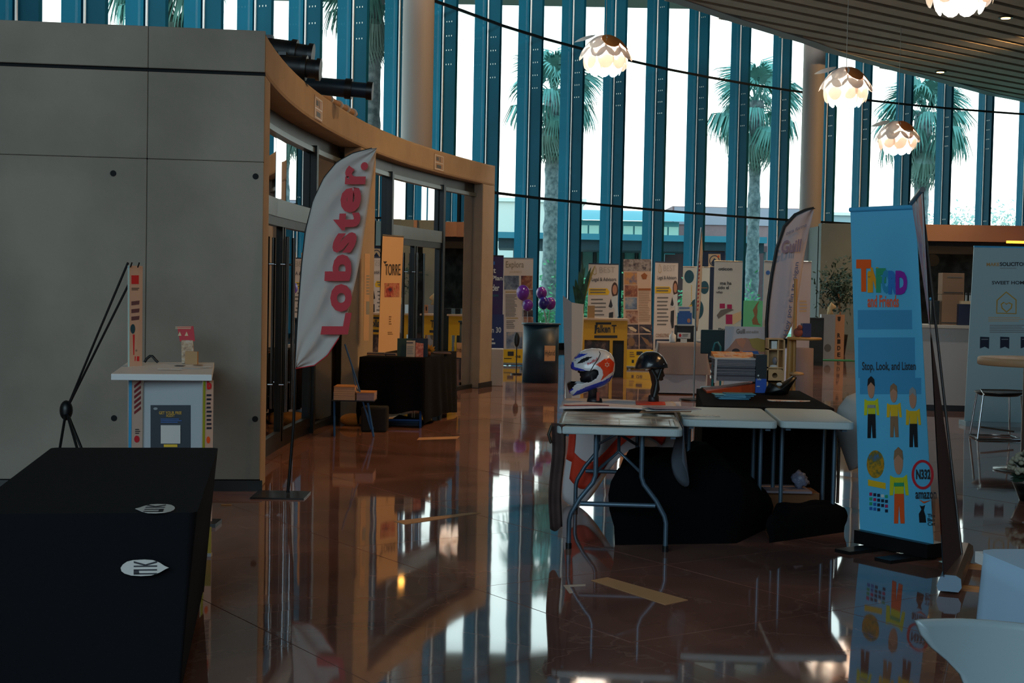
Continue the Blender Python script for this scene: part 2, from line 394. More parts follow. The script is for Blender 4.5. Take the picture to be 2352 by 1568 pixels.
TAPE = mat('tan_tape', 'c89a6c', .7); 
def ftape(pts, name, label, m=TAPE):
    P = [fz(*p) for p in pts]; MB().prism([(q.x, q.y) for q in P], .0005, .0025).build(name, m, label=label, cat='tape')
ftape([(1395, 1326), (1358, 1333), (1528, 1389), (1580, 1378)], 'floor_tape', 'wide tan strip of tape stuck on the floor in front of the folding table legs')
ftape([(1105, 1178), (1085, 1177), (905, 1197), (930, 1204)], 'floor_tape', 'long narrow tan tape strip on the floor midway between flag and folding table')
ftape([(1056, 1002), (1050, 1007), (958, 1010), (962, 1005)], 'floor_tape', 'thin tan tape strip on the floor in front of the black book table')
ftape([(1345, 1342), (1345, 1345), (1308, 1347), (1316, 1361), (1308, 1362), (1294, 1344)], 'corner_tape', 'small white L-shaped tape mark on the floor below the folding table', mat('white_tape', 'd0c0b0', .7))

# ---- left concrete block with the curved glazed front
Hb = 3.36
corner = Vector((-1.84, 10.55)); wd = Vector((-.9915, -.13)); wn = Vector((.13, -.9915))   # wall runs left, wn towards the hall
def wp(s, out=0): q = corner+wd*s+wn*out; return (q.x, q.y)
wl = MB()
wl.prism([wp(0, -.0), wp(8.6, -.0), wp(8.6, -.25), wp(.16, -.25), wp(0, -.25)][:5], 0, Hb-.02)
wall = wl.build('wall_left', DARK, label='grey cast concrete side wall with a shadow groove near its top', kind='structure')
def slabw(s0, s1, z0, z1, t=.03): 
    o = MB().prism([wp(s0, t), wp(s1, t), wp(s1, 0), wp(s0, 0)], z0, z1).build('concrete_panel', CONC, wall); bevel(o, .004, 1)
sj = .83
for a, b in ((0, sj-.0015), (sj+.0015, 3.6), (3.606, 6.2), (6.206, 8.6)):
    slabw(a, b, .085, 2.4085); slabw(a, b, 2.4115, 3.035, .03); slabw(a, b, 3.062, Hb)
hole = MB()
for (hx, hy) in ((260, 398), (587, 405), (262, 960), (586, 962)):
    d = ray(hx, hy); t = 10.4/d.y
    for _ in range(4):
        q = Vector((0, 0, H))+d*t; s = (q.xy-(corner+wn*.031)).dot(wn); t -= s/(d.xy.dot(wn))
    q = Vector((0, 0, H))+d*t
    m = MB(); n3 = Vector((wn.x, wn.y, 0)); m.cyl(q, q+n3*.003, .022, n=16)
    m.build('tie_hole', DARK, wall)
d = MB()
MB().prism([wp(-.02, .045), wp(8.6, .045), wp(8.6, .031), wp(-.02, .031)], 0, .08).build('baseboard_left', mat('dark_stone_skirting', '1c1c1c', .35), label='low dark stone skirting along the concrete wall', kind='structure')
# curved front: polyline of its outer face
CP = [(-1.84, 10.55), (-1.885, 11.2), (-1.915, 12.0), (-1.92, 12.8), (-1.90, 13.6), (-1.86, 14.4), (-1.79, 15.3), (-1.70, 16.2), (-1.57, 17.1), (-1.40, 18.1), (-1.16, 19.1), (-.90, 20.1), (-.62, 21.0), (-.31, 21.95)]
CP = [Vector(p) for p in CP]
def cpt(y, off=0):
    for a, b in zip(CP, CP[1:]):
        if a.y <= y <= b.y or b is CP[-1]:
            t = (y-a.y)/(b.y-a.y); p = a+(b-a)*t; n = Vector(((b-a).y, -(b-a).x)).normalized(); return p-n*off
def band(y0, y1, o0, o1, z0, z1, step=.4):
    n = max(1, int((y1-y0)/step)); ys = [y0+(y1-y0)*i/n for i in range(n+1)]; b = MB()
    A = [cpt(y, o0) for y in ys]; B = [cpt(y, o1) for y in ys]; vs = []
    for a_, b_ in zip(A, B): vs += [(a_.x, a_.y, z0), (a_.x, a_.y, z1), (b_.x, b_.y, z1), (b_.x, b_.y, z0)]
    fs = []
    for i in range(n):
        for k in range(4): fs.append((4*i+k, 4*i+(k+1) % 4, 4*(i+1)+(k+1) % 4, 4*(i+1)+k))
    fs += [(0, 3, 2, 1), (4*n, 4*n+1, 4*n+2, 4*n+3)]
    b.add(vs, fs); return b
front = thing('wall_curved', (-1.8, 14, 0), 'curved warm concrete front with a deep lintel over glazed openings', kind='structure')
bevel(band(10.56, 21.95, 0, .42, 3.05, Hb).build('lintel', CONCW, front), .03, 2)
for y0, y1, o1 in ((10.56, 10.95, .42), (16.05, 16.75, .20), (21.45, 21.95, .20)):
    bevel(band(y0, y1, 0, o1, 0, 3.05, .3).build('pier', CONCW, front), .012)
band(21.40, 21.96, -.012, 0, 0, .08).build('baseboard_front', MC['dark_stone_skirting'], front)
band(16.02, 16.78, -.012, 0, 0, .08).build('baseboard_front', MC['dark_stone_skirting'], front)
# return end wall of the block and the dark room behind the glass
MB().prism([(-.31, 21.95), (-9, 24.4), (-9, 24.1), (-.45, 21.66)], 0, Hb).build('end_wall', CONC, front)
rf = MB(); rp_ = [(cpt(y, .1).x, cpt(y, .1).y) for y in (10.7, 12, 13.5, 15, 16.5, 18, 19.5, 21, 21.8)]
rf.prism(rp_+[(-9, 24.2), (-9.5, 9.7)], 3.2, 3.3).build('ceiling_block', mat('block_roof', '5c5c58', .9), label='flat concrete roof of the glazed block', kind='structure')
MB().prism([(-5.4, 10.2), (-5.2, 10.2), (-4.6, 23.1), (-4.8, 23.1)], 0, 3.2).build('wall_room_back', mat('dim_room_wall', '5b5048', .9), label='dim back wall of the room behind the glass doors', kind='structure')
# glazed doors (frames recessed .3)
FR = mat('dark_door_frame', '1d2428', .35, .3); FRL = mat('grey_steel_frame', '6c7a80', .3, .6)
EX = .1
def member(par, y0, y1, z0, z1, o=.12, t=.07, m=FR, name='door_frame'):
    return band(y0, y1, o+EX, o+EX+t, z0, z1).build(name, m, par)
def glazing(name, label, y0, y1, posts, trans, leaves, handles):
    D = thing(name, (cpt((y0+y1)/2).x, (y0+y1)/2, 0), label, kind='structure')
    member(D, y0, y1, 2.90, 3.05, .14, .05); member(D, y0, y1, 2.86, 2.91, .105, .08, FRL, 'head_rail'); member(D, y0, y1, 0, .06)
    for y in posts: member(D, y-.04, y+.04, 0, 2.93, .08, .13, FR, 'mullion')
    for a, b in trans:
        member(D, a, b, 2.12, 2.28, .09, .12, FRL, 'transom'); member(D, a, b, 2.04, 2.12, .10, .1, FR, 'door_closer_rail')
        band(a+.02, b-.02, .15+EX, .16+EX, 2.28, 2.86, .5).build('glass_pane', DOORGLASS, D)
    for a, b in leaves:
        lf = thing('door_leaf', (0, 0, 0), parent=D); W[lf] = Matrix.Identity(4); lf.matrix_parent_inverse = W[D].inverted()
        for q in ((a, a+.05), (b-.05, b)): band(q[0], q[1], .11+EX, .17+EX, .06, 2.04).build('stile', FR, lf)
        band(a, b, .11+EX, .17+EX, .06, .16).build('bottom_rail', FR, lf)
        band(a+.05, b-.05, .14+EX, .15+EX, .16, 2.04, .5).build('leaf_glass', DOORGLASS, lf)
    for y in handles:
        p = cpt(y, .05+EX); q = cpt(y, .11+EX); m = MB(); m.tube([(p.x, p.y, .35), (p.x, p.y, 1.95)], .018, 10)
        for z in (.6, 1.7): m.cyl((p.x, p.y, z), (q.x, q.y, z), .01, n=8)
        m.build('door_handle', CHROME, D)
    return D
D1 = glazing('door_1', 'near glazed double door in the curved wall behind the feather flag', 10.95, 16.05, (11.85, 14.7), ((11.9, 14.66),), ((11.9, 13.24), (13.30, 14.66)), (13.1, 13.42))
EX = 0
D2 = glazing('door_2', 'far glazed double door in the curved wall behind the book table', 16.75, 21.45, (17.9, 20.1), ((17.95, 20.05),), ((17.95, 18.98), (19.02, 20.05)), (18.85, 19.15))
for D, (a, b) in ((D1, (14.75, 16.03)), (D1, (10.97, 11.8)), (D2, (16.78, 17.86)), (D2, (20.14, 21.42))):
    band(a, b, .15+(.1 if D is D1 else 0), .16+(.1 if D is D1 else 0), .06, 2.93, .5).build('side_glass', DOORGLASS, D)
# exit plates on the lintel
for k, (xx, yy) in enumerate(((721, 250), (982, 372))):
    Y = (13.55, 19.35)[k]; p = cpt(Y, -.006); q = cpt(Y+.42, -.006)
    P = thing('exit_plate', (p.x, p.y, 3.09), ('small etched exit pictogram plate on the lintel above the near door', 'small etched exit pictogram plate on the lintel above the far door')[k], 'sign')
    pn = Panel([(p.x, p.y, 3.08), (q.x, q.y, 3.08), (q.x, q.y, 3.3), (p.x, p.y, 3.3)], P, mat('plate_tan', 'a08468', .5), 'plate', .004, .0015)
    LT = mat('plate_mark', 'cfd8d8', .4); DK = mat('plate_dark', '39444a', .5)
    for r in ((.06, .06, .1, .94), (.9, .06, .94, .94), (.06, .06, .94, .1), (.06, .9, .94, .94), (.06, .46, .94, .5)): pn.rect(*r, LT, 'plate_line', pix=False)
    for r in ((.2, .6, .45, .82), (.55, .55, .62, .85), (.25, .15, .7, .35)): pn.rect(*r, DK, 'pictogram', pix=False)
# ---- columns
for k, (px, Y, r, zt) in enumerate(((957, 27.6, .30, 11), (1866, 40.2, .30, 9.2))):
    p = fy(px, 300, Y)
    MB().cyl((p.x, Y, 0), (p.x, Y, zt), r, n=40).build('column', mat('column_grey', 'a4a09e', .6, bump=.1, bscale=20), label=('thick round grey concrete column rising behind the curved lintel', 'round concrete column in front of the far glass wall')[k], kind='structure')
# ---- slatted ceiling to the right
CE = [(1200, -60), (1330, -30), (1440, -12), (1533, 0), (1681, 49), (1844, 98), (1902, 120), (2058, 163), (2148, 185), (2268, 217), (2337, 230), (2450, 262)]
# edge of the ceiling in plan, at its real height
ZC = 7.8
CE3 = [fz(x, y, ZC).xy for x, y in CE[3:]]
d0 = (CE3[0]-CE3[1]).normalized()
CE3 = [CE3[0]+d0*9+Vector((.6, -1.5)), CE3[0]+d0*4+Vector((.15, -.3))]+CE3
ceil = thing('ceiling', (12, 20, ZC), 'slatted ceiling of broad brown-grey boards with dark gaps', kind='structure')
cp2 = [(p.x, p.y) for p in CE3]
MB().prism(cp2+[(26, 47), (26, -7), (cp2[0][0], -7)], ZC+.35, ZC+.4).build('ceiling_deck', mat('ceiling_void', '0c0c0c', .95), ceil)
fa = MB()
for a, b in zip(CE3, CE3[1:]):
    t = (b-a).normalized(); n = Vector((t.y, -t.x))
    fa.prism([(a.x, a.y), (b.x, b.y), (b.x+n.x*.35, b.y+n.y*.35), (a.x+n.x*.35, a.y+n.y*.35)], ZC-.02, ZC+.4)
fa.build('ceiling_edge', mat('grey_fascia', '8c9498', .6), ceil)
ang = radians(51); bd = Vector((sin(ang), cos(ang))); bn = Vector((bd.y, -bd.x)); BOARD = mat('ceiling_board', 'b3a897', .7, var=.12, vscale=3)
edge = CE3+[Vector((26, 47)), Vector((26, -7)), Vector((CE3[0].x, -7))]
for i in range(-50, 40):
    o0 = bn*(i*.62); hits = []
    n = len(edge)
    for k in range(n):
        a, b = edge[k], edge[(k+1) % n]; e_ = b-a; D_ = bd.x*(-e_.y)+bd.y*e_.x
        if abs(D_) < 1e-9: continue
        r = a-o0; s = (r.x*(-e_.y)+r.y*e_.x)/D_; t = (bd.x*r.y-bd.y*r.x)/D_
        if 0 <= t <= 1: hits.append(s)
    if len(hits) < 2: continue
    s0, s1 = min(hits)+.3, max(hits)-.2
    if s1-s0 < .5: continue
    q = [o0+bd*s0-bn*.21, o0+bd*s1-bn*.21, o0+bd*s1+bn*.21, o0+bd*s0+bn*.21]
    MB().prism([(p.x, p.y) for p in q], ZC, ZC+.12).build('ceiling_board', BOARD, ceil)
LAMPW = mat('downlight_glow', 'ffd080', .5, emit='ffb050', es=40)
for k, (x, y) in enumerate(((2310, 42), (2160, 166), (1515, -90), (2500, 120))):
    if k == 2: continue
    p = fz(x, y, ZC-.03)
    L = thing('downlight', (p.x, p.y, ZC-.03), ('lit warm downlight in the slatted ceiling near the top right corner', 'lit warm downlight in the slatted ceiling above the far windows', '', 'lit warm downlight beyond')[k], 'light', group=None)
    MB().cyl((p.x, p.y, ZC-.03), (p.x, p.y, ZC), .16, n=24).build('housing', BLACKM, L)
    MB().cyl((p.x, p.y, ZC-.036), (p.x, p.y, ZC-.031), .10, n=24).build('lamp', LAMPW, L)
# ---- upper roof, far walls closing the hall
MB().prism([(-11, -8), (27, -8), (27, 49), (-11, 49)], TOPZ, TOPZ+.3).build('roof', mat('roof_soffit', '6b6b68', .9), label='high flat roof over the glass hall', kind='structure')
MB().prism([(-11, -8), (27, -8), (27, -8.3), (-11, -8.3)], 0, TOPZ).build('wall_back', mat('hall_wall', '7a766e', .85), label='wall behind the viewpoint', kind='structure')
MB().prism([(-11, -8), (-11, 15), (-10.7, 15), (-10.7, -8)], 0, TOPZ).build('wall_side', MC['hall_wall'], label='plain side wall behind the concrete block', kind='structure')
MB().prism([(-10.7, 14.7), (-7.1, 14.7), (-7.1, 15), (-10.7, 15)], 0, TOPZ).build('wall_side_return', MC['hall_wall'], label='short wall joining side wall and glass', kind='structure')
MB().prism([(26.7, -8), (27, -8), (27, 49), (26.7, 49)], 0, TOPZ).build('wall_right', MC['hall_wall'], label='plain wall closing the hall on the right', kind='structure')
MB().prism([(19.8, 47.5), (27, 47.5), (27, 47.8), (19.8, 47.8)], 0, TOPZ).build('wall_far', MC['hall_wall'], label='wall beyond the end of the glass', kind='structure')
# ---- far right low block: bar kiosk
BL = [fy(1887, 515, 38.3), fy(2108, 519, 37.8)]
k = thing('wall_kiosk', (12, 37, 0), 'low concrete kiosk block with a broad brown lintel', kind='structure')
x0, x1 = BL[0].x, BL[1].x
MB().prism([(x0, 38.3), (x1, 37.8), (x1, 38.3), (x0, 38.7)], 0, 3.36).build('kiosk_wall', mat('dim_concrete', '6d7876', .85, var=.15, vscale=.8), k)
MB().prism([(x1, 37.75), (23, 36.4), (23, 36.9), (x1, 38.3)], 2.93, 3.36).build('kiosk_lintel', mat('brown_lintel', '8a6a5a', .7), k)
MB().prism([(x1, 41.5), (23, 40.5), (23, 40.7), (x1, 41.7)], 0, 3.3).build('kiosk_back', mat('kiosk_back', '55605a', .6, c2='2c3431', vscale=3), k)
MB().prism([(x1, 38), (23, 36.6), (23, 40.6), (x1, 41.6)], 3.2, 3.3).build('kiosk_roof', DARK, k)
MB().prism([(x0, 38.6), (x0+.3, 38.6), (x0+.3, 41.7), (x0, 41.7)], 0, 3.3).build('kiosk_side', MC['dim_concrete'], k)
MB().prism([(x1+.2, 37.9), (23, 36.7), (23, 37.4), (x1+.2, 38.5)], 2.6, 2.92).build('kiosk_awning', mat('black_soffit', '101416', .8), k)
s_ = fy(2338, 551, 36.6); MB().bbox((s_.x+.1, 36.55, 2.90), (.8, .06, .06)).build('light_strip', mat('strip_glow', 'ff9030', .5, emit='ff8020', es=6), k)
# ================================================================= NEAR AND MIDDLE OBJECTS
RED = mat('print_red', 'c2202e', .6); NAVY = mat('print_navy', '16233c', .6); INK = mat('print_ink', '2b2d33', .6)
YEL = mat('print_yellow', 'e0b41e', .6); ORG = mat('print_orange', 'e0551c', .6); BLUE = mat('print_blue', '2a5fa8', .5)
SKY = mat('print_sky_blue', '45a6d6', .5); PURP = mat('print_purple', '7a2a9a', .5); GRN = mat('print_green', '2a9a6a', .5)
PALE = mat('pale_grey_cloth', 'b9bcbc', .85); GOLD = mat('print_gold', 'c89a2c', .5); GREY = mat('print_grey', '8d9396', .6); BROWN = mat('brown_card', '8d6a4c', .8)
TEXTILE = mat('banner_white', 'c9c6c0', .6); FLESH = mat('print_flesh', 'b98468', .6); CREAM = mat('print_cream', 'd8bb94', .6)
PUR_D = mat('print_deep_purple', '2c1c50', .6); TEAL = mat('print_teal', '12485a', .5); MAG = mat('print_magenta', 'a82058', .6)
# ---- black fitted table, lower left
tb = thing('covered_table', (-1.62, 5.85, 0), 'long low-lit table under a tight black stretch cover in the lower left corner', 'table', rz=radians(9.5))
tw, tl = .385, .98
top = [(-tw, -tl), (tw, -tl), (tw, tl), (-tw, tl)]
def rrect(hx, hy, r, k=5):
    P = []
    for cx, cy, a in ((hx-r, hy-r, 0), (-hx+r, hy-r, pi/2), (-hx+r, -hy+r, pi), (hx-r, -hy+r, 1.5*pi)):
        P += [(cx+r*cos(a+pi/2*i/k), cy+r*sin(a+pi/2*i/k)) for i in range(k+1)]
    return P
m = MB()
m.prism(rrect(tw-.02, tl-.02, .03), .70, .728); m.build('tabletop', WHITE, tb, local=True)
for sx_ in (-1, 1):
    for sy_ in (-1, 1): MB().cyl((sx_*(tw-.09), sy_*(tl-.1), 0), (sx_*(tw-.09), sy_*(tl-.1), .70), .018, n=10).build('leg', BLACKM, tb, local=True)
# stretch cover: pulled in between the legs
cv = MB(); P = rrect(tw, tl, .035); n = len(P); rows = 10; vs = []
for r in range(rows+1):
    t = r/rows
    for (x, y) in P:
        ex = abs(x)/tw; ey = abs(y)/tl
        pull = .10*sin(pi/2*t)*(1-min(1, ey)**4) ; pully = .05*sin(pi/2*t)*(1-min(1, ex)**4)
        zb = .02+.22*t*(1-max(min(1, ey)**6, 0))*(1 if ex > .9 else 0)+.12*(1-min(1, ex)**6)*(1 if ey > .95 else 0)*t
        vs.append((x*(1-.12*t)-copysign(pull, x)*(ex > .9), y*(1-.02*t)-copysign(pully, y)*(ey > .95), .742-(.742-zb)*t if r else .742))
cv.add(vs, [(r*n+k, (r+1)*n+k, (r+1)*n+(k+1) % n, r*n+(k+1) % n) for r in range(rows) for k in range(n)][0:], 0, True)
cv.add([(x, y, .742) for x, y in P], [tuple(range(n))])
cover = cv.build('stretch_cover', mat('navy_black_stretch', '080a10', .85, spec=.2, bump=.15, bscale=80), tb, local=True, label='black stretch table cover')
def sticker(parent, pts, base, ax, ay, nrm, name, bars):
    m = MB(); q = [base+ax*x+ay*y+nrm*.002 for x, y in pts]; qq = [p+nrm*.0015 for p in q]; n = len(q)
    m.add(q+qq, [tuple(range(n, 2*n))]+[(i, (i+1) % n, n+(i+1) % n, n+i) for i in range(n)]); s = m.build(name, TEXTILE, parent)
    m = MB()
    for poly in bars: m.add([base+ax*x+ay*y+nrm*.0045 for x, y in poly], [tuple(range(len(poly)))])
    m.build('lettering', INK, s)
leaf = [(-.145, -.002), (-.12, .006), (-.09, .020), (-.05, .031), (0, .034), (.07, .032), (.105, .026), (.13, .014), (.143, 0), (.138, -.014), (.12, -.024), (.08, -.033), (.02, -.036), (-.04, -.034), (-.09, -.022), (-.125, -.008)]
def ukbars(): # "UK" turned on its side, drawn as long strokes
    X0, X1 = -.075, .065; B = []
    for y in (-.026, -.010): B.append([(X0, y-.003), (X1, y-.003), (X1, y+.003), (X0, y+.003)])
    B.append([(X1-.035, -.029), (X1, -.026), (X1, -.007), (X1-.03, -.010)])
    B.append([(X0, .003), (X1, .003), (X1, .009), (X0, .009)])
    B.append([(X0, .020), (X0, .028), (-.005, .014), (X1, .028), (X1, .020), (-.005, .007)])
    return B
def mirx(P): return [[(-x, y) for x, y in p][::-1] for p in P]
M9 = Matrix.Rotation(radians(9.5), 3, 'Z'); axx = M9 @ Vector((1, 0, 0)); ayy = M9 @ Vector((0, 1, 0))
c = fz(357, 1169, .742); sticker(cover, [(x*.47, y*2.9) for x, y in leaf], c, axx, ayy, Vector((0, 0, 1)), 'leaf_sticker', [[(x*.47, y*2.9) for x, y in p] for p in ukbars()])
yv = (Vector((-1.62, 5.85, 0))-ayy*tl)
d = ray(333, 1301); t = ((yv-Vector((0, 0, H))).dot(ayy)-.0)/d.dot(ayy); c = Vector((0, 0, H))+d*t-ayy*.012
sticker(cover, [(-x*.56, y*.82) for x, y in leaf][::-1], c, axx, Vector((0, 0, 1)), -ayy, 'leaf_sticker', mirx([[(x*.56, y*.82) for x, y in p] for p in ukbars()]))

# ---- promotional counter against the wall
ct = thing('promo_counter', (-2.3, 8.95, 0), 'narrow white-topped promotional counter with navy poster against the concrete wall', 'counter')
a, b = fz(255, 858, .955), fz(487, 860, .955); e_, f_ = fz(290, 832, .955), fz(491, 832, .955)
m = MB(); m.prism([(a.x, a.y), (b.x, b.y), (f_.x, f_.y+.02), (e_.x, e_.y+.02)], .915, .955); bevel(m.build('counter_top', WHITE, ct), .004)
x0 = fy(325, 900, 9.0).x; x1 = fy(468, 900, 9.0).x
bp = Panel([(x0, 9.05, .03), (x1, 9.05, .03), (x1, 9.05, .915), (x0, 9.05, .915)], ct, mat('counter_grey', 'aab0b4', .6), 'front_panel', .03)
bp.rect(346, 930, 438, 1060, mat('poster_navy', '0f1c2c', .5), 'poster', label='navy poster with a blank white square')
bp.text('GET YOUR FREE', 366, 944, 418, 951, GOLD, .02, lift=3); bp.text('AUDIT', 382, 951, 402, 957, GOLD, .02, lift=3)
bp.lines(370, 961, 420, 972, 3, BLUE, lift=3); bp.rect(370, 976, 415, 1018, TEXTILE, 'blank_card', lift=3); bp.rect(377, 1020, 408, 1026, YEL, 'printed_band', lift=3); bp.disc(358, 938, 5, 3, GREY, 'emblem', 3)
def wrap(xa, xb, edge, nm):
    l = fy(xa, 900, 9.0).x; r = fy(xb, 900, 9.0).x
    p = Panel([(l, 8.98, .02), (r, 9.03, .02), (r, 9.03, .915), (l, 8.98, .915)], ct, mat('wing_pink', 'c2a898', .6), nm, .01)
    p.rect(0, .0, .2, 1, edge, 'edge_strip', pix=False); return p
p = wrap(298, 325, SKY, 'side_panel')  # blue edge strip is cyan light on the panel edge, put into colour
for i in range(6): p.poly([(308, 885+i*12), (323, 873+i*12), (323, 879+i*12), (308, 891+i*12)], mat('dark_red_print', '7d2a32', .6), 'printed_stripe')
p.disc(314, 1008, 6, 8, RED); p.lines(310, 985, 322, 998, 3, INK)
p = wrap(468, 488, mat('olive_edge', '8c9a20', .6), 'side_panel')
p.text('b', 474, 872, 485, 894, RED, .06); p.lines(474, 905, 486, 990, 9, NAVY); p.disc(478, 1010, 4, 8, ORG)
MB().bbox((fy(480, 1100, 9.0).x, 9.02, .012), (.12, .2, .024)).build('foot', BLACKM, ct)
# things on the counter
def onc(x, y): return fz(x, y, .955)
c = onc(347, 835); m = MB(); m.tube([(c.x-.045, c.y, .965), (c.x-.03, c.y, .99), (c.x-.008, c.y, 1.008), (c.x+.008, c.y, 1.008), (c.x+.028, c.y, .985), (c.x+.048, c.y, .965)], .0095, 8)
ps = m.build('stapler', BLACKM, label='small black arched holder standing on the white counter top', cat='holder')
c = onc(427, 836)
fh = thing('leaflet_rack', (c.x, c.y, .955), 'leaning leaflet rack with red header card on the counter', 'rack')
LR = Panel([(c.x-.03, c.y, .96), (c.x+.06, c.y, .96), (c.x+.035, c.y+.05, 1.12), (c.x-.045, c.y+.05, 1.12)], fh, picture('leaflet_print', ['7a5a50', 'b89a78', 'c8b8a8'], 40), 'leaflet_pocket', .015)
lr = Panel([(c.x-.055, c.y+.05, 1.11), (c.x+.05, c.y+.05, 1.115), (c.x+.035, c.y+.06, 1.22), (c.x-.078, c.y+.06, 1.215)], fh, RED, 'header_card', .006)
lr.lines(403, 750, 438, 757, 2, CREAM, jit=.05)
for xx in (413, 428): lr.poly([(xx-4, 771), (xx, 761), (xx+4, 771)], CREAM, 'printed_triangle')
MB().box(c.x+.0, c.y-.03, .956, c.x+.085, c.y+.01, 1.045).build('card_box', mat('tan_card', 'b08a60', .7), fh)
for i, (x, y, w_, h_, mm) in enumerate(((440, 846, .14, .06, PALE), (413, 841, .06, .06, INK), (455, 840, .06, .06, BROWN), (392, 850, .16, .04, TEXTILE), (476, 845, .05, .08, TEXTILE))):
    c = onc(x, y); MB().bbox((c.x, c.y, .9575+.002*i), (w_, h_, .002), .1*i-.2).build('flyer', mm, label=['pale grey flyer lying among others on the counter', 'dark photo flyer lying on the counter', 'brown printed flyer beside the leaflet rack', 'broad white flyer at the front of the counter', 'small white flyer at the right end of the counter'][i], cat='flyer', group='flyers on the counter')
# narrow x-banner seen nearly edge on, with its tripod
xb = thing('x_banner', (-2.45, 9.75, 0), 'narrow upright banner seen almost edge-on on a thin black tripod behind the counter', 'banner')
Y = 9.6; l = fy(297, 800, Y).x; r = fy(326, 800, Y+.1).x; ztop = fy(310, 610, Y).z
pb = Panel([(l, Y, .2), (r, Y+.12, .2), (r-.005, Y+.12, ztop), (l-.015, Y, ztop)], xb, mat('banner_pink_beige', 'c0a594', .6), 'banner_sheet', .003, .002)
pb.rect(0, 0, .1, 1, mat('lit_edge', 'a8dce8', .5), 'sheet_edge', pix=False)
pb.rect(301, 632, 316, 652, RED, 'printed_square'); pb.lines(301, 661, 317, 668, 2, INK)
for y in (690, 708, 725): pb.poly([(301, y+2), (318, y), (317, y+9), (301, y+11)], mat('plum_print', '5a3c48', .6), 'printed_word')
pb.disc(304, 755, 5, 11, TEAL); pb.poly([(304, 768), (308, 768), (307, 815), (305, 815)], RED); pb.rect(308, 818, 318, 829, RED, 'printed_square'); pb.disc(312, 805, 2, 3, INK)
hub = fy(152, 942, 9.9)
m = MB(); 
for (q, yy) in (((294, 603), Y+.02), ((297, 650), Y+.02)):
    t_ = fy(q[0], q[1], yy); m.tube([t_, (t_+hub)/2+Vector((-.01, 0, -.02)), hub], .008, 8)
m.build('strut', BLACKM, xb)
MB().ball(hub, (.045, .045, .07)).build('hub', BLACKM, xb)
for (qx, ty) in ((112, 9.65), (222, 9.6), (240, 10.05)):
    t_ = fz(qx, 655+H*F/ty, 0); MB().tube([hub, (t_.x, t_.y, .01)], .010, 8).build('leg', BLACKM, xb)
for x_ in (l, r-.01): MB().tube([(x_, Y+.01, ztop-.01), (x_+.015, Y-.01, ztop+.02)], .005, 6).build('hook', BLACKM, xb)
# standing yellow card
c0, c1 = fz(463, 1277), fz(485, 1277); yc = thing('yellow_card', ((c0.x+c1.x)/2, c0.y, 0), 'small upright yellow card in a white foot beside the black covered table', 'card')
MB().box(c0.x+.002, c0.y, .01, c1.x, c0.y+.006, .165).build('card_sheet', mat('dull_yellow', 'b8a03a', .6), yc); MB().box(c0.x-.002, c0.y-.01, 0, c1.x+.003, c0.y+.02, .018).build('card_foot', PALE, yc)
c = fz(520, 1160); MB().bbox((c.x, c.y, .004), (.07, .012, .006), .15).build('wooden_stick', mat('pale_wood', 'c89a60', .6), label='tiny pale wooden stick lying on the floor by the counter foot', cat='stick')

# ---- feather flag with the red word
FY = 10.35
ff = thing('feather_flag', (-1.58, FY, 0), 'tall white feather flag with red vertical lettering beside the near glass door', 'flag')
edgeL = [(679, 845), (682, 780), (687, 700), (694, 610), (703, 530), (720, 460), (745, 408), (775, 372), (812, 352), (866, 339)]
edgeR = [(679, 846), (722, 838), (752, 815), (778, 775), (795, 735), (806, 690), (818, 640), (830, 580), (842, 500), (853, 430), (866, 340)]
def resample(P, n):
    L = [0]
    for a, b in zip(P, P[1:]): L.append(L[-1]+hypot(b[0]-a[0], b[1]-a[1]))
    R = []
    for i in range(n+1):
        s = L[-1]*i/n
        for k in range(len(P)-1):
            if L[k+1] >= s-1e-9: t = (s-L[k])/(L[k+1]-L[k]); R.append((P[k][0]+(P[k+1][0]-P[k][0])*t, P[k][1]+(P[k+1][1]-P[k][1])*t)); break
    return R
def flagY(u, v): return FY-.02+.05*u+.018*sin(9*u+5*v)*u*(1-.3*v)+.010*sin(16*u-26*v)*sin(pi*u)
def feather(parent, eL, eR, m, n=40, k=16, fn=flagY, name='flag_cloth'):
    A = resample(eL, n); B = resample(eR, n); vs = []
    for i in range(n+1):
        for j in range(k+1):
            u = j/k; x = A[i][0]*(1-u)+B[i][0]*u; y = A[i][1]*(1-u)+B[i][1]*u; vs.append(fy(x, y, fn(u, i/n)))
    b = MB(); b.add(vs, [(i*(k+1)+j, i*(k+1)+j+1, (i+1)*(k+1)+j+1, (i+1)*(k+1)+j) for i in range(n) for j in range(k)], 0, True)
    o = b.build(name, m, parent); s = o.modifiers.new('thick', 'SOLIDIFY'); s.thickness = .002; return o
fc = feather(ff, edgeL, edgeR, mat('flag_white', 'c4bcb6', .75, bump=.3, bscale=5))
def flagtext(par, s, base, up, cap, m, Yf, bold=.02):
    """word running along base->up; letters as separate flat shapes a little in front"""
    vs, fs = textmesh(s, bold); O = Vector(base); U = Vector(up)-O; V = Vector(cap); b = MB()
    b.add([fy(*(O+U*u+V*v), Yf) for u, v in vs], fs); return b.build('lettering', m, par)
LET = [('L', (799, 768), (808, 718), (-63, 0)), ('o', (808, 716), (809, 652), (-50, 0)), ('b', (806, 645), (809, 584), (-61, 0)), ('s', (810, 580), (825, 533), (-52, 0)), ('t', (826, 529), (829, 488), (-63, 0)),
       ('e', (827, 488), (831, 430), (-47, 0)), ('r', (839, 423), (842, 380), (-48, 0)), ('.', (845, 391), (846, 372), (-17, 0))]
for ch, o_, u_, v_ in LET: flagtext(fc, ch, o_, u_, v_, RED, FY-.044, .06 if ch in '.' else .045)
m = MB(); pl = [fz(672, 1127)]+[fy(674, 980, FY)]+[fy(x, y, FY) for x, y in edgeL[:-1]]+[fy(855, 341, FY)]
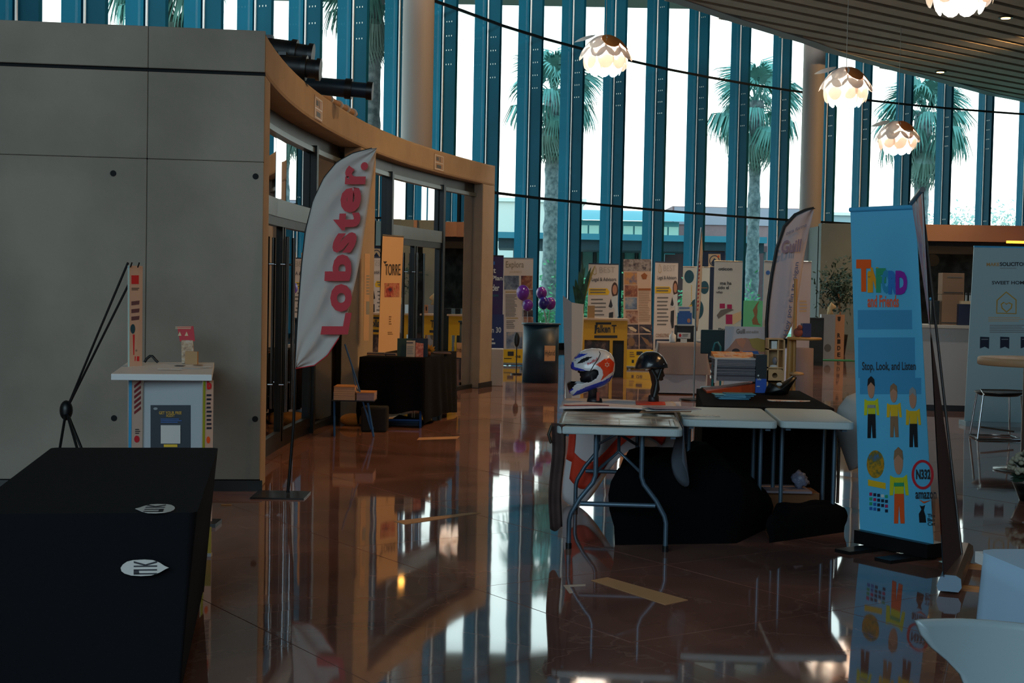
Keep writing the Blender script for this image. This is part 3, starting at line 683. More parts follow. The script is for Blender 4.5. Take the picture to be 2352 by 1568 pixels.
pl[0] = Vector((pl[0].x, FY, .02)); m.tube(pl, [.012]*2+[.010]*5+[.007]*(len(pl)-7), 8); m.build('pole', BLACKM, ff)
m = MB(); m.tube([fy(679, 846, FY-.01)]+[fy(x, y+1, FY+.02) for x, y in edgeR[1:4]], .004, 6); m.build('hem', RED, ff)
c = fz(668, 1118); MB().box(c.x-.19, FY-.22, 0, c.x+.19, FY+.14, .012).build('base_plate', mat('dark_steel', '2a2422', .35, .5), ff)

# ---- book table under a black cloth, far left
t2 = thing('covered_table', (-1.05, 16.2, 0), 'black-clothed table of books in front of the far glass door', 'table')
tp = [(-1.63, 15.38), (-.93, 15.35), (-.66, 17.1), (-1.36, 17.15)]
MB().prism(tp, .715, .745).build('tabletop', WHITE, t2)
MB().tube([(-1.45, 15.6, .0), (-1.45, 15.6, .715)], .015).build('leg', BLUE, t2); MB().tube([(-.98, 15.6, .0), (-.98, 15.6, .715)], .015).build('leg', BLUE, t2); MB().tube([(-1.45, 15.6, .06), (-.98, 15.6, .06)], .012).build('crossbar', BLUE, t2)
drape(tp, .752, .12, BLACKC, 'tablecloth', t2, flare=.05, wave=.02, nw=11, lowfn=lambda e, u: (.17+.02*sin(9*u)) if e == 0 else .05+.04*sin(4*u), label='black floor-length tablecloth')
def sit(x, y, z): return fz(x, y, z)
c = fz(948, 820, .75)
bb = thing('display_board', (c.x, c.y, .752), 'dark green folding display board with leaflets standing on the book table', 'board')
Panel([(c.x-.17, c.y+.02, .753), (c.x-.02, c.y+.05, .753), (c.x-.02, c.y+.05, .95), (c.x-.17, c.y+.02, .95)], bb, mat('dark_green_board', '223f3c', .6), 'board_leaf', .008)
Panel([(c.x-.02, c.y+.05, .753), (c.x+.16, c.y+.02, .753), (c.x+.16, c.y+.02, .955), (c.x-.02, c.y+.05, .955)], bb, mat('dark_blue_board', '24384c', .6), 'board_leaf', .008)
q = Panel([(c.x-.07, c.y-.02, .754), (c.x+.025, c.y-.02, .754), (c.x+.025, c.y, .93), (c.x-.07, c.y, .93)], bb, mat('leaflet_white', 'c8b8a8', .6), 'leaflet', .004); q.lines(933, 786, 951, 791, 1, NAVY); q.lines(935, 795, 950, 815, 5, GREY)
q = Panel([(c.x+.03, c.y-.02, .754), (c.x+.115, c.y-.02, .754), (c.x+.115, c.y, .9), (c.x+.03, c.y, .91)], bb, picture('pink_leaflet', ['a04438', 'c8684c', 'd8a890'], 30), 'leaflet', .004)
c = fz(985, 818, .75)
m = MB()
random.seed(5)
for i in range(26):
    a_ = random.random()*6.28; e2 = random.random()*1.4; L = .05+.05*random.random(); r0 = Vector((c.x-.01, c.y+.05, .80))
    dd = Vector((cos(a_)*cos(e2), sin(a_)*cos(e2)*.6, sin(e2))); s_ = dd.cross(Vector((0, 1, .3))).normalized()*.014
    m.add([r0, r0+dd*L*.6+s_, r0+dd*L, r0+dd*L*.6-s_], [(0, 1, 2, 3)])
yf = thing('flower_posy', (c.x, c.y+.05, .752), 'small posy of yellow silk petals on the book table', 'flowers'); m.build('petals', mat('petal_yellow', 'c88f28', .6), yf)['kind'] = 'stuff'
MB().lathe([(.001, .752), (.025, .753), (.032, .8), (.028, .805)], (c.x-.01, c.y+.05, 0), 14).build('pot', mat('rust_pot', '7d4a30', .6), yf)
random.seed(3)
ORD = 'lowest,second,third,fourth,fifth,sixth,seventh,eighth,ninth,tenth,eleventh,twelfth,thirteenth,fourteenth'.split(',')
def stack(cx, cy, z, n, w_, d_, h_, label, mats, group, rz=0, name='magazine', jit=.01):
    for i in range(n):
        o = MB(); hh = h_*(.8+.4*random.random()); o.bbox((cx+random.uniform(-jit, jit), cy+random.uniform(-jit, jit), z+hh/2), (w_, d_, hh), rz+random.uniform(-.08, .08))
        ob = o.build(name, mats[i % len(mats)], label=label+', '+ORD[i]+' one', cat='magazine', group=group); z += hh+.0003
    return z
bk = [mat('book_grey', '6d6464', .6), mat('book_tan', 'b08458', .6), mat('book_plum', '4a3440', .6)]
c = fz(862, 818, .75); stack(c.x, c.y+.12, .753, 4, .19, .15, .008, 'thin book in the low pile at the left end of the book table', bk, 'books in the left pile', .05)
c = fz(897, 818, .75); stack(c.x, c.y+.12, .753, 3, .12, .14, .008, 'thin book in the low pile beside the green display board', bk[1:]+bk[:1], 'books in the middle pile', -.05)
c = fz(1010, 815, .75); stack(c.x, c.y+.3, .753, 2, .2, .16, .006, 'flat magazine on the right end of the black book table', bk[1:], 'magazines on the right end', .1)
# blue folding stand with paper bundles
bs = thing('folding_stand', (-1.55, 14.4, 0), 'blue folding strap stand holding paper bundles in front of the book table', 'stand')
BM = mat('blue_webbing', '1f5a98', .5); Ys = 14.4
def ln(par, pts, r, m_, nm, Yv=None): return MB().tube([fy(x, y, Yv or Ys) for x, y in pts], r, 7).build(nm, m_, par)
gz = 655+H*F/Ys
for a_, b_ in (((768, 900), (768, gz-8)), ((845, 925), (858, gz-8))):
    ln(bs, (a_, b_), .012, BM, 'leg')
ln(bs, ((792, 790), (815, 860), (852, 985)), .009, BM, 'strap'); ln(bs, ((808, 840), (815, 880), (858, 985)), .006, BM, 'strap', Ys+.1)
c = fy(810, 918, Ys); MB().box(c.x-.2, Ys-.08, c.z-.01, c.x+.22, Ys+.28, c.z).build('shelf', mat('dark_blue_fabric', '1c2638', .8), bs)
z0 = c.z+.0005
for (xa, xb_, hh, mm, lb) in ((768, 817, .13, 'c8a890', 'thick bundle of papers on the left of the blue stand'), (820, 861, .075, 'a89098', 'lower paper bundle on the right of the blue stand')):
    p0 = fy(xa, 900, Ys).x; p1 = fy(xb_, 900, Ys).x; B = thing('paper_bundle', ((p0+p1)/2, Ys+.1, z0), lb, 'papers')
    for i in range(6): MB().box(p0+.003*random.random(), Ys-.06+.004*random.random(), z0+hh*i/6, p1-.003*random.random(), Ys+.24, z0+hh*(i+.93)/6).build('paper_layer', mat('paper_'+mm, mm, .8), B)
    MB().box(p0, Ys-.065, z0+hh, p1, Ys+.24, z0+hh+.006).build('cover_sheet', mat('cover_orange', 'c88a50', .7), B)
# bag on floor under stand
c = fz(808, 976); m = MB(); m.ball((c.x, c.y, .06), (.13, .12, .07), 18, 10); bg_ = m.build('carrier_bag', mat('ochre_bag', 'b07a38', .6, bump=.5, bscale=14), label='crumpled ochre bag on the floor under the blue stand', cat='bag')
m = MB(); m.box(-1.55, 14.85, 0, -1.28, 15.1, .26); bevel(m.build('dark_box', mat('dark_box', '14161a', .8), label='dark box on the floor behind the ochre bag', cat='box'), .02)
c = fz(920, 970); MB().box(c.x-.22, c.y-.03, 0, c.x+.2, c.y+.1, .03).build('blue_wrapper', mat('blue_grey_pack', '4a6a90', .5), label='flat blue-grey pack lying on the floor under the book table front', cat='pack')
# roll-up banner behind it
def rollup(name, label, pts, m, Yl, Yr=None, base=True, zb=.1, cas=ALU, cat='banner', group=None, pole=True, zt=None, rail=True, t=.004, eps=.003):
    """pts: photo x of top-left, top-right, then y of top, lean dx of the foot; stands on the floor"""
    xl, xr, yt, lean = pts; Yr = Yr or Yl
    A = fy(xl, yt, Yl); B = fy(xr, yt+(xr-xl)*.02, Yr); zt = zt or A.z; B.z = zt; A.z = zt
    a0 = Vector((A.x+lean, A.y, zb)); b0 = Vector((B.x+lean, B.y, zb))
    T = thing(name, ((a0.x+b0.x)/2, (a0.y+b0.y)/2, 0), label, cat, group)
    p = Panel([a0, b0, B, A], T, m, 'banner_sheet', t, eps)
    if rail: MB().cyl(A+Vector((0, 0, .005))-p.n*.005, B+Vector((0, 0, .005))-p.n*.005, .012, n=8).build('top_rail', cas, T)
    if base:
        n = Vector((p.n.x, p.n.y, 0)).normalized(); q = (b0-a0).normalized()
        b = MB(); P = [a0-q*.02+n*.05, b0+q*.02+n*.05, b0+q*.02-n*.09, a0-q*.02-n*.09]; b.prism([(v.x, v.y) for v in P], .015, zb); bevel(b.build('cassette', cas, T), .02, 3)
        for w_ in (.2, .8):
            c_ = a0+(b0-a0)*w_; MB().prism([(v.x, v.y) for v in (c_-q*.02+n*.16, c_+q*.02+n*.16, c_+q*.02-n*.2, c_-q*.02-n*.2)], 0, .015).build('foot', cas, T)
        if pole: c_ = (a0+b0)/2-n*.03; d_ = (A+B)/2-n*.02; MB().cyl((c_.x, c_.y, zb), d_, .009, n=8).build('pole', cas, T)
    return T, p
T, p = rollup('rollup_banner', 'warm-lit cream roll-up banner with a photo strip behind the book table', (879, 927, 541, -.045), mat('cream_banner', 'dcb890', .6), 17.35, 17.75)
p.text('TORRE', 884, 606, 919, 632, INK, 0, lift=2); p.rect(883, 650, 917, 682, picture('city_strip', ['23305c', 'a03c38', 'c88a78', '7a5a28'], 9), 'printed_picture'); p.poly([(880, 600), (889, 600), (886, 604), (884, 606), (882, 603)], INK, 'emblem')
p.lines(893, 726, 899, 748, 4, BROWN); p.lines(890, 762, 902, 770, 2, BROWN)
T, p = rollup('narrow_poster', 'narrow beige poster strip hung on the pier beside the far glass door', (838, 850, 582, 0), mat('beige_strip', 'c8a88c', .7), 16.0, 16.1, base=False, zb=.9, rail=False)
T.name = 'narrow_poster'; 
for o in T.children: pass
p.lines(841, 632, 849, 680, 7, GREY); p.rect(841, 692, 848, 722, GREY, 'printed_band')

# ---- folding table A with the helmets
def folding_table(name, label, p0, wdt, lng, rz, top=.74, post=False):
    """p0 = front left corner, wdt across, lng away"""
    T = thing(name, (p0[0], p0[1], 0), label, 'table', rz=rz)
    o = MB().prism([(x+wdt/2, y+lng/2) for x, y in rrect(wdt/2, lng/2, .05)], top-.045, top).build('tabletop', mat('granite_plastic', 'aebcbe', .45, bump=.1, bscale=80), T, local=True); bevel(o, .008, 2)
    LM = mat('blue_grey_tube', '53697a', .35, .5)
    for ye in ((.40, lng-.12) if post else (.16, lng-.16)):
        s = 1 if ye < lng/2 else -1
        for sx_ in (-1, 1):
            m = MB(); cx = wdt/2
            if post:
                m.tube([(cx+sx_*(wdt/2-.06), ye, top-.05), (cx+sx_*(wdt/2-.06), ye, 0)], .0135, 10); m.build('leg', LM, T, local=True); continue
            m.tube([(cx+sx_*.135, ye, top-.05), (cx+sx_*.135, ye, top-.30), (cx+sx_*.15, ye, top-.345), (cx+sx_*.225, ye, .30), (cx+sx_*.275, ye, .21), (cx+sx_*.285, ye, .17), (cx+sx_*.285, ye, .03)], .0145, 10)
            m.build('leg', LM, T, local=True)
            MB().cyl((cx+sx_*.285, ye, 0), (cx+sx_*.285, ye, .035), .018, n=10).build('foot_cap', BLACKM, T, local=True)
        if post: continue
        MB().cyl((wdt/2-.22, ye, .27), (wdt/2+.22, ye, .27), .014, n=10).build('crossbar', LM, T, local=True)
        m = MB(); m.tube([(wdt/2-.135, ye, .46), (wdt/2, ye+s*.22, .56), (wdt/2+.135, ye, .46)], .0105, 8); m.cyl((wdt/2, ye+s*.22, .56), (wdt/2, ye+s*.3, top-.06), .010, n=8)
        m.build('brace', LM, T, local=True)
    MB().box(.04, .05, top-.062, .07, lng-.05, top-.046).build('rail', LM, T, local=True); MB().box(wdt-.07, .05, top-.062, wdt-.04, lng-.05, top-.046).build('rail', LM, T, local=True)
    return T
tA = folding_table('folding_table', 'white folding table with blue-grey wishbone legs carrying the two helmets', (.268, 8.30), .73, 1.83, radians(-4))
MA = W[tA]
def A(x, y, z=0): return MA @ Vector((x, y, .74+z))
# printed plan sheet over the front half
PLAN = mat('silver_plan_sheet', 'a3aaa2', .3, c2='84705f', vscale=7, bump=.4, bscale=6)
def sheet(pts_fn, nu, nv_, m, name, label, cat, th=.003, parent=None):
    vs = [pts_fn(i/nu, j/nv_) for j in range(nv_+1) for i in range(nu+1)]; b = MB()
    b.add(vs, [(j*(nu+1)+i, j*(nu+1)+i+1, (j+1)*(nu+1)+i+1, (j+1)*(nu+1)+i) for j in range(nv_) for i in range(nu)], 0, True)
    o = b.build(name, m, parent, label=label, cat=cat); s = o.modifiers.new('s', 'SOLIDIFY'); s.thickness = th; s.offset = 1; return o
def plan(u, v):
    x = .01+.70*u; y = .05+.85*v; q = A(x, y, .008+.006*abs(sin(v*16+u))*(v*(1-v)*4)+.003*sin(u*11)*sin(v*9)); return q
pn = sheet(plan, 24, 24, PLAN, 'plan_cloth', 'creased silvery printed sheet spread over the front half of the helmet table', 'cloth')
LNE = mat('white_line', 'd8d4c8', .5); m = MB()
for x in (.36, .55, .58, .66, .69): m.add([A(x, .12, .018), A(x+.005, .12, .018), A(x+.005, .45, .018), A(x, .45, .018)], [(0, 1, 2, 3)])
for y in (.50, .52, .62): m.add([A(.05, y, .019), A(.62, y, .019), A(.62, y+.008, .019), A(.05, y+.008, .019)], [(0, 1, 2, 3)])
m.build('plan_lines', LNE, pn)['kind'] = 'stuff'
# brown side strap / apron on the left edge
def apron(u, v): 
    q = A(-.03+.078*u*(1-.1*v)+.008*sin(v*7), .03+.03*sin(u*6)+.02*v, .012-.62*v*(1+.03*sin(u*5)) if v > 0 else .012); return q
o = sheet(apron, 8, 14, mat('brown_fabric', '4a3734', .9, var=.3, vscale=9), 'hanging_apron', 'dark brown fabric hanging off the left edge of the helmet table', 'cloth')
o = MB(); o.tube([A(-.03, .02, .0), A(-.045, .0, -.05), A(-.03, .01, -.1)], .009, 7); o.build('yellow_clip', mat('dark_clip', '2a2418', .5), label='dark clip at the front left corner of the helmet table', cat='clip')
# grey fabric off the right corner
def gf(u, v):
    q = A(.735+.05*v*sin(u*5), .02+.5*u*(1-.3*v)+.1*v, .004-.34*v*(.6+.5*sin(u*3.1))); return q
sheet(gf, 14, 10, mat('grey_fabric', '58606c', .85, var=.2, vscale=5), 'hanging_scarf', 'grey blue fabric hanging off the right edge of the helmet table', 'cloth')
# red and white banner cloth: lies on the rear half and hangs down behind
RW = bpy.data.materials.new('red_white_cloth'); RW.use_nodes = True; n_ = RW.node_tree; b_ = n_.nodes['Principled BSDF']; b_.inputs['Roughness'].default_value = .7
tcx = n_.nodes.new('ShaderNodeNewGeometry'); wv = n_.nodes.new('ShaderNodeTexNoise'); wv.inputs['Scale'].default_value = 2.4; wv.inputs['Detail'].default_value = .3
n_.links.new(tcx.outputs['Position'], wv.inputs[0]); rr = n_.nodes.new('ShaderNodeValToRGB'); n_.links.new(wv.outputs[0], rr.inputs[0]); rr.color_ramp.interpolation = 'CONSTANT'
rr.color_ramp.elements[0].color = lin('d8cfd0'); rr.color_ramp.elements[1].position = .50; rr.color_ramp.elements[1].color = lin('d8361c'); e = rr.color_ramp.elements.new(.57); e.color = lin('d8cfd0'); n_.links.new(rr.outputs[0], b_.inputs[0])
WC = mat('flag_cloth_white', 'cdc6c8', .75)
RC = mat('flag_cloth_red', 'd43a1e', .7)
def fl1(u, v):
    return A(-.02+.77*u, .93+.89*v, .012+.012*sin(v*7+u*3)**2+.02*exp(-((v-.05)/.06)**2))
fl_ = sheet(fl1, 26, 16, WC, 'flag_cloth', 'white cloth with red stripes draped across the rear of the helmet table', 'cloth')
for (xa, xb_, ya, yb) in ((.02, .30, .97, 1.05), (.48, .68, 1.45, 1.65), (0, .12, 1.1, 1.2)):
    def f2(u, v): 
        q = fl1((xa+(xb_-xa)*u+.02)/.77, (ya+(yb-ya)*v-.93)/.89); q.z += .0065; return q
    sheet(f2, 8, 4, RC, 'red_stripe', None, None, .001, parent=fl_)
def fl3(u, v):
    s = .34+.42*(.5+.5*sin(u*6.0+.9))*(1 if u < .85 else .6)
    return A(.0+.80*u+.02*sin(v*5), 1.80+.05*sin(u*14+v*2)+.03*v, .015-s*v)
sheet(fl3, 40, 14, WC, 'cloth_fall', None, None, .002, parent=fl_)
def fl4(u, v):
    s = .34+.42*(.5+.5*sin((.05+.82*u)*6.0+.9)); w0 = .50+.12*sin(u*5); q = fl3(.05+.82*u, w0+.26*v); q.y -= .007; return q
sheet(fl4, 30, 6, RC, 'red_stripe', None, None, .001, parent=fl_)
def fl5(u, v): q = fl3(.0+.06*u, .1+.5*v); q.y -= .007; return q
sheet(fl5, 4, 6, RC, 'red_stripe', None, None, .001, parent=fl_)
# loose papers at the right rear
c = A(.66, .75, .04)
m = [MB(), MB(), MB()]
for i in range(3): 
    M_ = Matrix.Translation(c+Vector((.02*i, .03*i, .008*i))) @ Matrix.Rotation(.25*i-.2, 4, 'Z') @ Matrix.Rotation(-.05+.03*i, 4, 'Y')
    MB().box(-.16, -.1, 0, .16, .1, .003, 0, M_).build('loose_paper', (BROWN, PALE, mat('paper_violet', '8d7f90', .6))[i], label=('brown printed paper sheet, lowest of three at the right of the helmet table', 'pale paper sheet in the middle of the three at the right of the helmet table', 'violet paper sheet on top of three at the right of the helmet table')[i], cat='paper', group='papers at the table corner')
# mannequin heads and helmets, both around Y=10
HK = mat('mannequin_black', '17151a', .45)
def zz(px_, py_, cx, cy, k, z0): return ((px_-cx)*k, z0-(py_-cy)*k)
Yh = 9.88; kk = Yh/F
O = fy(1359, 918, Yh); ztab = .74+.03
hd = thing('mannequin_head', (O.x, Yh, ztab), 'black mannequin head on a neck stand under the full-face helmet', 'mannequin head')
def pxs(P, dx=0): return [((x/6.272+1280-1359)*kk, -(y/6.272+760-918)*kk) for x, y in P]
fr = ((O.x, Yh, O.z), (1, 0, 0), (0, 0, 1), (0, -1, 0))
face = pxs([(300, 400), (700, 400), (700, 650), (600, 780), (575, 820), (570, 985), (440, 985), (450, 800), (400, 745), (330, 735), (318, 690), (330, 660), (312, 635), (318, 615), (280, 592), (300, 560), (300, 480)])
MB().inflate(face, pxs([(480, 600)])[0], .072, fr, 6, power=.45).build('head', HK, hd)
MB().lathe([(0, ztab-.02), (.055, ztab-.02), (.05, O.z+.01), (.03, O.z+.02)], (O.x+.02, Yh, 0), 18).build('neck_foot', HK, hd)
MB().box(O.x+.03, Yh-.05, ztab, O.x+.05, Yh-.045, ztab+.06).build('red_tag', mat('tag_rust', '8c3418', .6), hd)
out = pxs([(195, 490), (215, 435), (250, 385), (310, 325), (390, 280), (480, 262), (580, 266), (680, 285), (745, 325), (785, 385), (802, 470), (800, 560), (775, 640), (730, 715), (670, 765), (570, 805), (450, 850), (330, 895), (225, 922), (185, 890), (160, 810), (150, 770), (180, 745), (300, 735), (300, 600), (200, 535)])
cutp = pxs([(100, 550), (230, 550), (330, 556), (450, 552), (520, 528), (562, 550), (572, 600), (540, 660), (460, 715), (330, 742), (100, 742)])
redp = pxs([(515, 480), (640, 395), (720, 380), (790, 440), (770, 560), (690, 620), (600, 690), (630, 610), (620, 540), (575, 490)])
blup = pxs([(820, 520), (760, 620), (640, 690), (500, 745), (380, 790), (260, 850), (180, 780), (140, 780), (200, 960), (450, 880), (820, 720)])
blu2 = pxs([(240, 400), (310, 335), (410, 330), (330, 375), (260, 405)]); blu3 = pxs([(190, 455), (230, 450), (240, 510), (420, 552), (190, 552)])
blk = pxs([(150, 740), (280, 740), (250, 765), (190, 850), (150, 850)]); vent = pxs([(270, 470), (330, 405), (400, 372), (480, 368), (420, 410), (350, 450)]); wh2 = pxs([(190, 870), (300, 760), (345, 760), (230, 905), (200, 905)])
def hcol(x, y):
    if inpoly(x, y, blk) or inpoly(x, y, vent): return 3
    if inpoly(x, y, redp): return 1
    if inpoly(x, y, wh2): return 0
    if inpoly(x, y, blup) or inpoly(x, y, blu2) or inpoly(x, y, blu3): return 2
    return 0
def dense(P, k):
    R = []
    for i in range(len(P)):
        a, b = P[i], P[(i+1) % len(P)]
        for j in range(k): R.append((a[0]+(b[0]-a[0])*j/k, a[1]+(b[1]-a[1])*j/k))
    return R
hm = thing('race_helmet', (O.x, Yh, ztab+.05), 'white red and blue full-face racing helmet facing left', 'helmet')
ho = MB().inflate(dense(out, 7), pxs([(520, 545)])[0], .128, fr, 40, cut=lambda x, y: inpoly(x, y, cutp), colour=hcol, power=.42).build('shell', [mat('helmet_white', 'd6d6d8', .2, coat=.5), mat('helmet_red', 'd4401c', .2, coat=.5), mat('helmet_blue', '1f38b0', .2, coat=.5), BLACKM], hm, weld=True)
s = ho.modifiers.new('s', 'SOLIDIFY'); s.thickness = .008; s.offset = -1
fr2 = ((O.x, Yh-.128, O.z), (1, 0, 0), (0, 0, 1), (0, -1, 0))
def side(P, w=-.004): return [Vector((O.x+x, Yh-.128+w, O.z+y)) for x, y in pxs(P)]
m = MB(); vs, fs = textmesh('RedBull', .02); o_ = Vector((415, 480)); U = Vector((560, 395))-o_; V = Vector((-12, -34)); m.add([side([tuple(o_+U*u+V*v)], -.002)[0] for u, v in vs], fs); m.build('lettering', RED, ho)
m = MB(); vs, fs = textmesh('TD', .03); o_ = Vector((225, 440)); U = Vector((42, 5)); V = Vector((5, -28)); m.add([side([tuple(o_+U*u+V*v)], .062)[0] for u, v in vs], fs); m.build('lettering', INK, ho)
m = MB(); st = [(690+38*cos(a_)*(1 if i % 2 else .55), 465+38*sin(a_)*(1 if i % 2 else .55)) for i, a_ in enumerate([2*pi*j/12 for j in range(12)])]
sp = side(st, .004); sq = side([(690+(x-690)*.7, 465+(y-465)*.7) for x, y in st], .004); m.add(sp+sq, [(i, (i+1) % 12, 12+(i+1) % 12, 12+i) for i in range(12)]); m.build('emblem', CREAM, ho)
m = MB(); m.tube(side([(570, 275), (588, 310), (560, 380), (500, 470), (450, 560), (440, 610)], -.008), .003, 6); m.build('cord', BLACKM, hm)
# open-face helmet on second head, facing right
O2 = fy(1501, 918, Yh); 
def px2(P): return [((x/6.272+1280-1501)*kk, -(y/6.272+760-918)*kk) for x, y in P]
fr3 = ((O2.x, Yh, O2.z), (1, 0, 0), (0, 0, 1), (0, -1, 0))
h2 = thing('mannequin_head', (O2.x, Yh, ztab), 'black mannequin head on a thin neck wearing the open black helmet', 'mannequin head')
face2 = px2([(1300, 420), (1530, 420), (1535, 520), (1515, 560), (1540, 640), (1515, 665), (1520, 700), (1490, 715), (1440, 705), (1450, 780), (1470, 850), (1450, 900), (1400, 985), (1345, 985), (1340, 880), (1360, 780), (1330, 640), (1300, 560)])
MB().inflate(face2, px2([(1420, 600)])[0], .07, fr3, 6, power=.45).build('head', mat('mannequin_brown', '2e201e', .5), h2)
MB().lathe([(0, ztab-.02), (.04, ztab-.02), (.035, O2.z+.03), (.02, O2.z+.04)], (O2.x, Yh, 0), 18).build('neck_foot', HK, h2)
oh = thing('open_helmet', (O2.x, Yh, 1.0), 'black open-face half helmet with hanging chin straps facing right', 'helmet')
out2 = px2([(1105, 545), (1120, 470), (1150, 390), (1200, 325), (1270, 295), (1360, 290), (1440, 308), (1500, 350), (1540, 410), (1575, 470), (1583, 520), (1560, 525), (1520, 505), (1470, 530), (1400, 560), (1340, 560), (1250, 548)])
o = MB().inflate(dense(out2, 4), px2([(1330, 500)])[0], .125, fr3, 14, power=.45).build('shell', mat('satin_black', '0c1620', .3, coat=.3), oh, weld=True)
def sd2(P, w): return [Vector((O2.x+x, Yh-w, O2.z+y)) for x, y in px2(P)]
m = MB(); m.tube(sd2([(1330, 545), (1390, 640), (1410, 720), (1395, 840), (1375, 930)], .1), [.012, .012, .014, .018, .02], 8); m.tube(sd2([(1470, 530), (1440, 620), (1410, 720)], .1), .010, 8); m.build('chin_strap', BLACKM, oh)
for q_ in ((1290, 480), (1497, 457)): MB().ball(sd2([q_], .118)[0], .004, 8, 6).build('rivet', CHROME, oh)

# ---- tables B and C and the black-covered display behind them
tB = folding_table('folding_table', 'middle white folding table with a printed leaflet on it', (1.065, 8.84), .58, .98, radians(-4), .745, True)
tC = folding_table('folding_table', 'white folding table nearest the blue banner with daylight on its top', (1.67, 8.86), .455, .98, radians(-4), .745, True)
c = fz(1608, 953, .75); MB().bbox((c.x, c.y, .7475), (.25, .10, .003), -.1).build('leaflet', picture('leaflet_grey_print', ['3a4048', 'b0b4b4', 'd0d0cc'], 50), label='printed leaflet lying flat on the middle folding table', cat='leaflet')
tD = thing('covered_table', (1.85, 10.7, 0), 'table under a black cloth loaded with newspapers behind the folding tables', 'table')
tpd = [(1.33, 9.90), (2.23, 9.88), (2.33, 11.6), (1.50, 11.6)]
MB().prism(tpd, .705, .735).build('tabletop', WHITE, tD)
drape(tpd, .745, .03, BLACKC, 'tablecloth', tD, flare=.03, wave=.01, nw=15, label='black cloth hanging to the floor')
for q in ((1.45, 10.1), (2.1, 10.1), (2.2, 11.4), (1.6, 11.4)): MB().cyl((q[0], q[1], 0), (q[0], q[1], .705), .015, n=8).build('leg', BLACKM, tD)
# orange tray
c0 = fz(1608, 893, .75); c1 = fz(1735, 891, .75)
ot = thing('orange_box', ((c0.x+c1.x)/2, 11.35, .746), 'orange cardboard tray under the newspaper pile on the black table', 'box')
m = MB(); m.add([(c0.x, 11.1, .747), (c1.x, 11.25, .747), (c1.x, 11.25, .83), (c0.x, 11.1, .76), (c0.x+.02, 11.5, .747), (c1.x+.02, 11.55, .747), (c1.x+.02, 11.55, .83), (c0.x+.02, 11.5, .76)],
    [(0, 1, 2, 3), (5, 4, 7, 6), (1, 5, 6, 2), (4, 0, 3, 7), (3, 2, 6, 7), (0, 4, 5, 1)]); m.build('tray', mat('burnt_orange', 'a63c10', .6), ot)
# newspapers: one pile of bundles
c0 = fz(1640, 880, .80); kY = 11.35; xl = fy(1638, 850, kY).x; xr = fy(1733, 850, kY).x; z = .835
npm = mat('newsprint', '77747a', .9, bump=.5, bscale=90); npd = mat('newsprint_dark', '4c4850', .9)
random.seed(11)
zt_ = fy(1700, 824, kY).z; nL = 14; hL = (zt_-z)/nL
for i in range(nL):
    b = MB(); dx = random.uniform(-.008, .008); b.box(xl+dx+.01, kY-.12+random.uniform(-.012, .012), z, xr+dx, kY+.16, z+hL*.86)
    b.build('newspaper', npd if i in (3, 8) else npm, label='folded newspaper in the tall pile on the black table, %s from the bottom' % ORD[i], cat='newspaper', group='newspapers in the tall pile'); z += hL
pp = thing('newspaper', ((xl+xr)/2, kY, z), 'top newspaper of the tall pile with an orange printed front page', 'newspaper')
b = MB(); b.box(xl-.01, kY-.13, z, xr+.005, kY+.16, z+.012); b.build('pages', mat('page_white', 'c4bcb8', .8), pp)
b = MB(); b.add([(xl, kY-.131, z), (xr, kY-.131, z), (xr+.002, kY+.15, z+.05), (xl, kY+.15, z+.05), (xl, kY+.15, z), (xr, kY+.15, z)], [(0, 1, 2, 3), (0, 3, 4), (1, 5, 2), (0, 4, 5, 1), (2, 5, 4, 3)]); b.build('front_page', picture('orange_page', ['c8502c', 'd89848', 'd8c8b8', 'a04838'], 14), pp)
b = MB(); b.add([(xl-.012, kY-.135, .82), (xl+.008, kY-.135, .82), (xl+.012, kY-.135, z), (xl-.006, kY-.135, z+.01)], [(0, 1, 2, 3)]); b.build('loose_edge', mat('page_white', 'c4bcb8', .8), pp)
# blue/black upright box
kY = 11.2; xl = fy(1736, 850, kY).x; xr = fy(1763, 850, kY).x; bx = thing('leaflet_box', ((xl+xr)/2, kY, .746), 'upright black and blue box beside the newspaper pile', 'box')
zt_ = fy(1750, 815, kY).z
MB().box(xl, kY, .747, xr, kY+.15, zt_).build('box_body', mat('box_black', '101c24', .5), bx); q = Panel([(xl, kY-.003, .75), (xr, kY-.003, .75), (xr-.0, kY-.003, .86), (xl, kY-.003, .86)], bx, mat('box_blue', '1c50b0', .5), 'blue_front', .002)
q.text('info', 1739, 868, 1748, 873, PAPER); q.rect(1738, 886, 1745, 888, PAPER); MB().cyl((xl+.02, kY-.003, .885), (xl+.02, kY-.001, .885), .007, n=12).build('printed_dot', PAPER, bx)
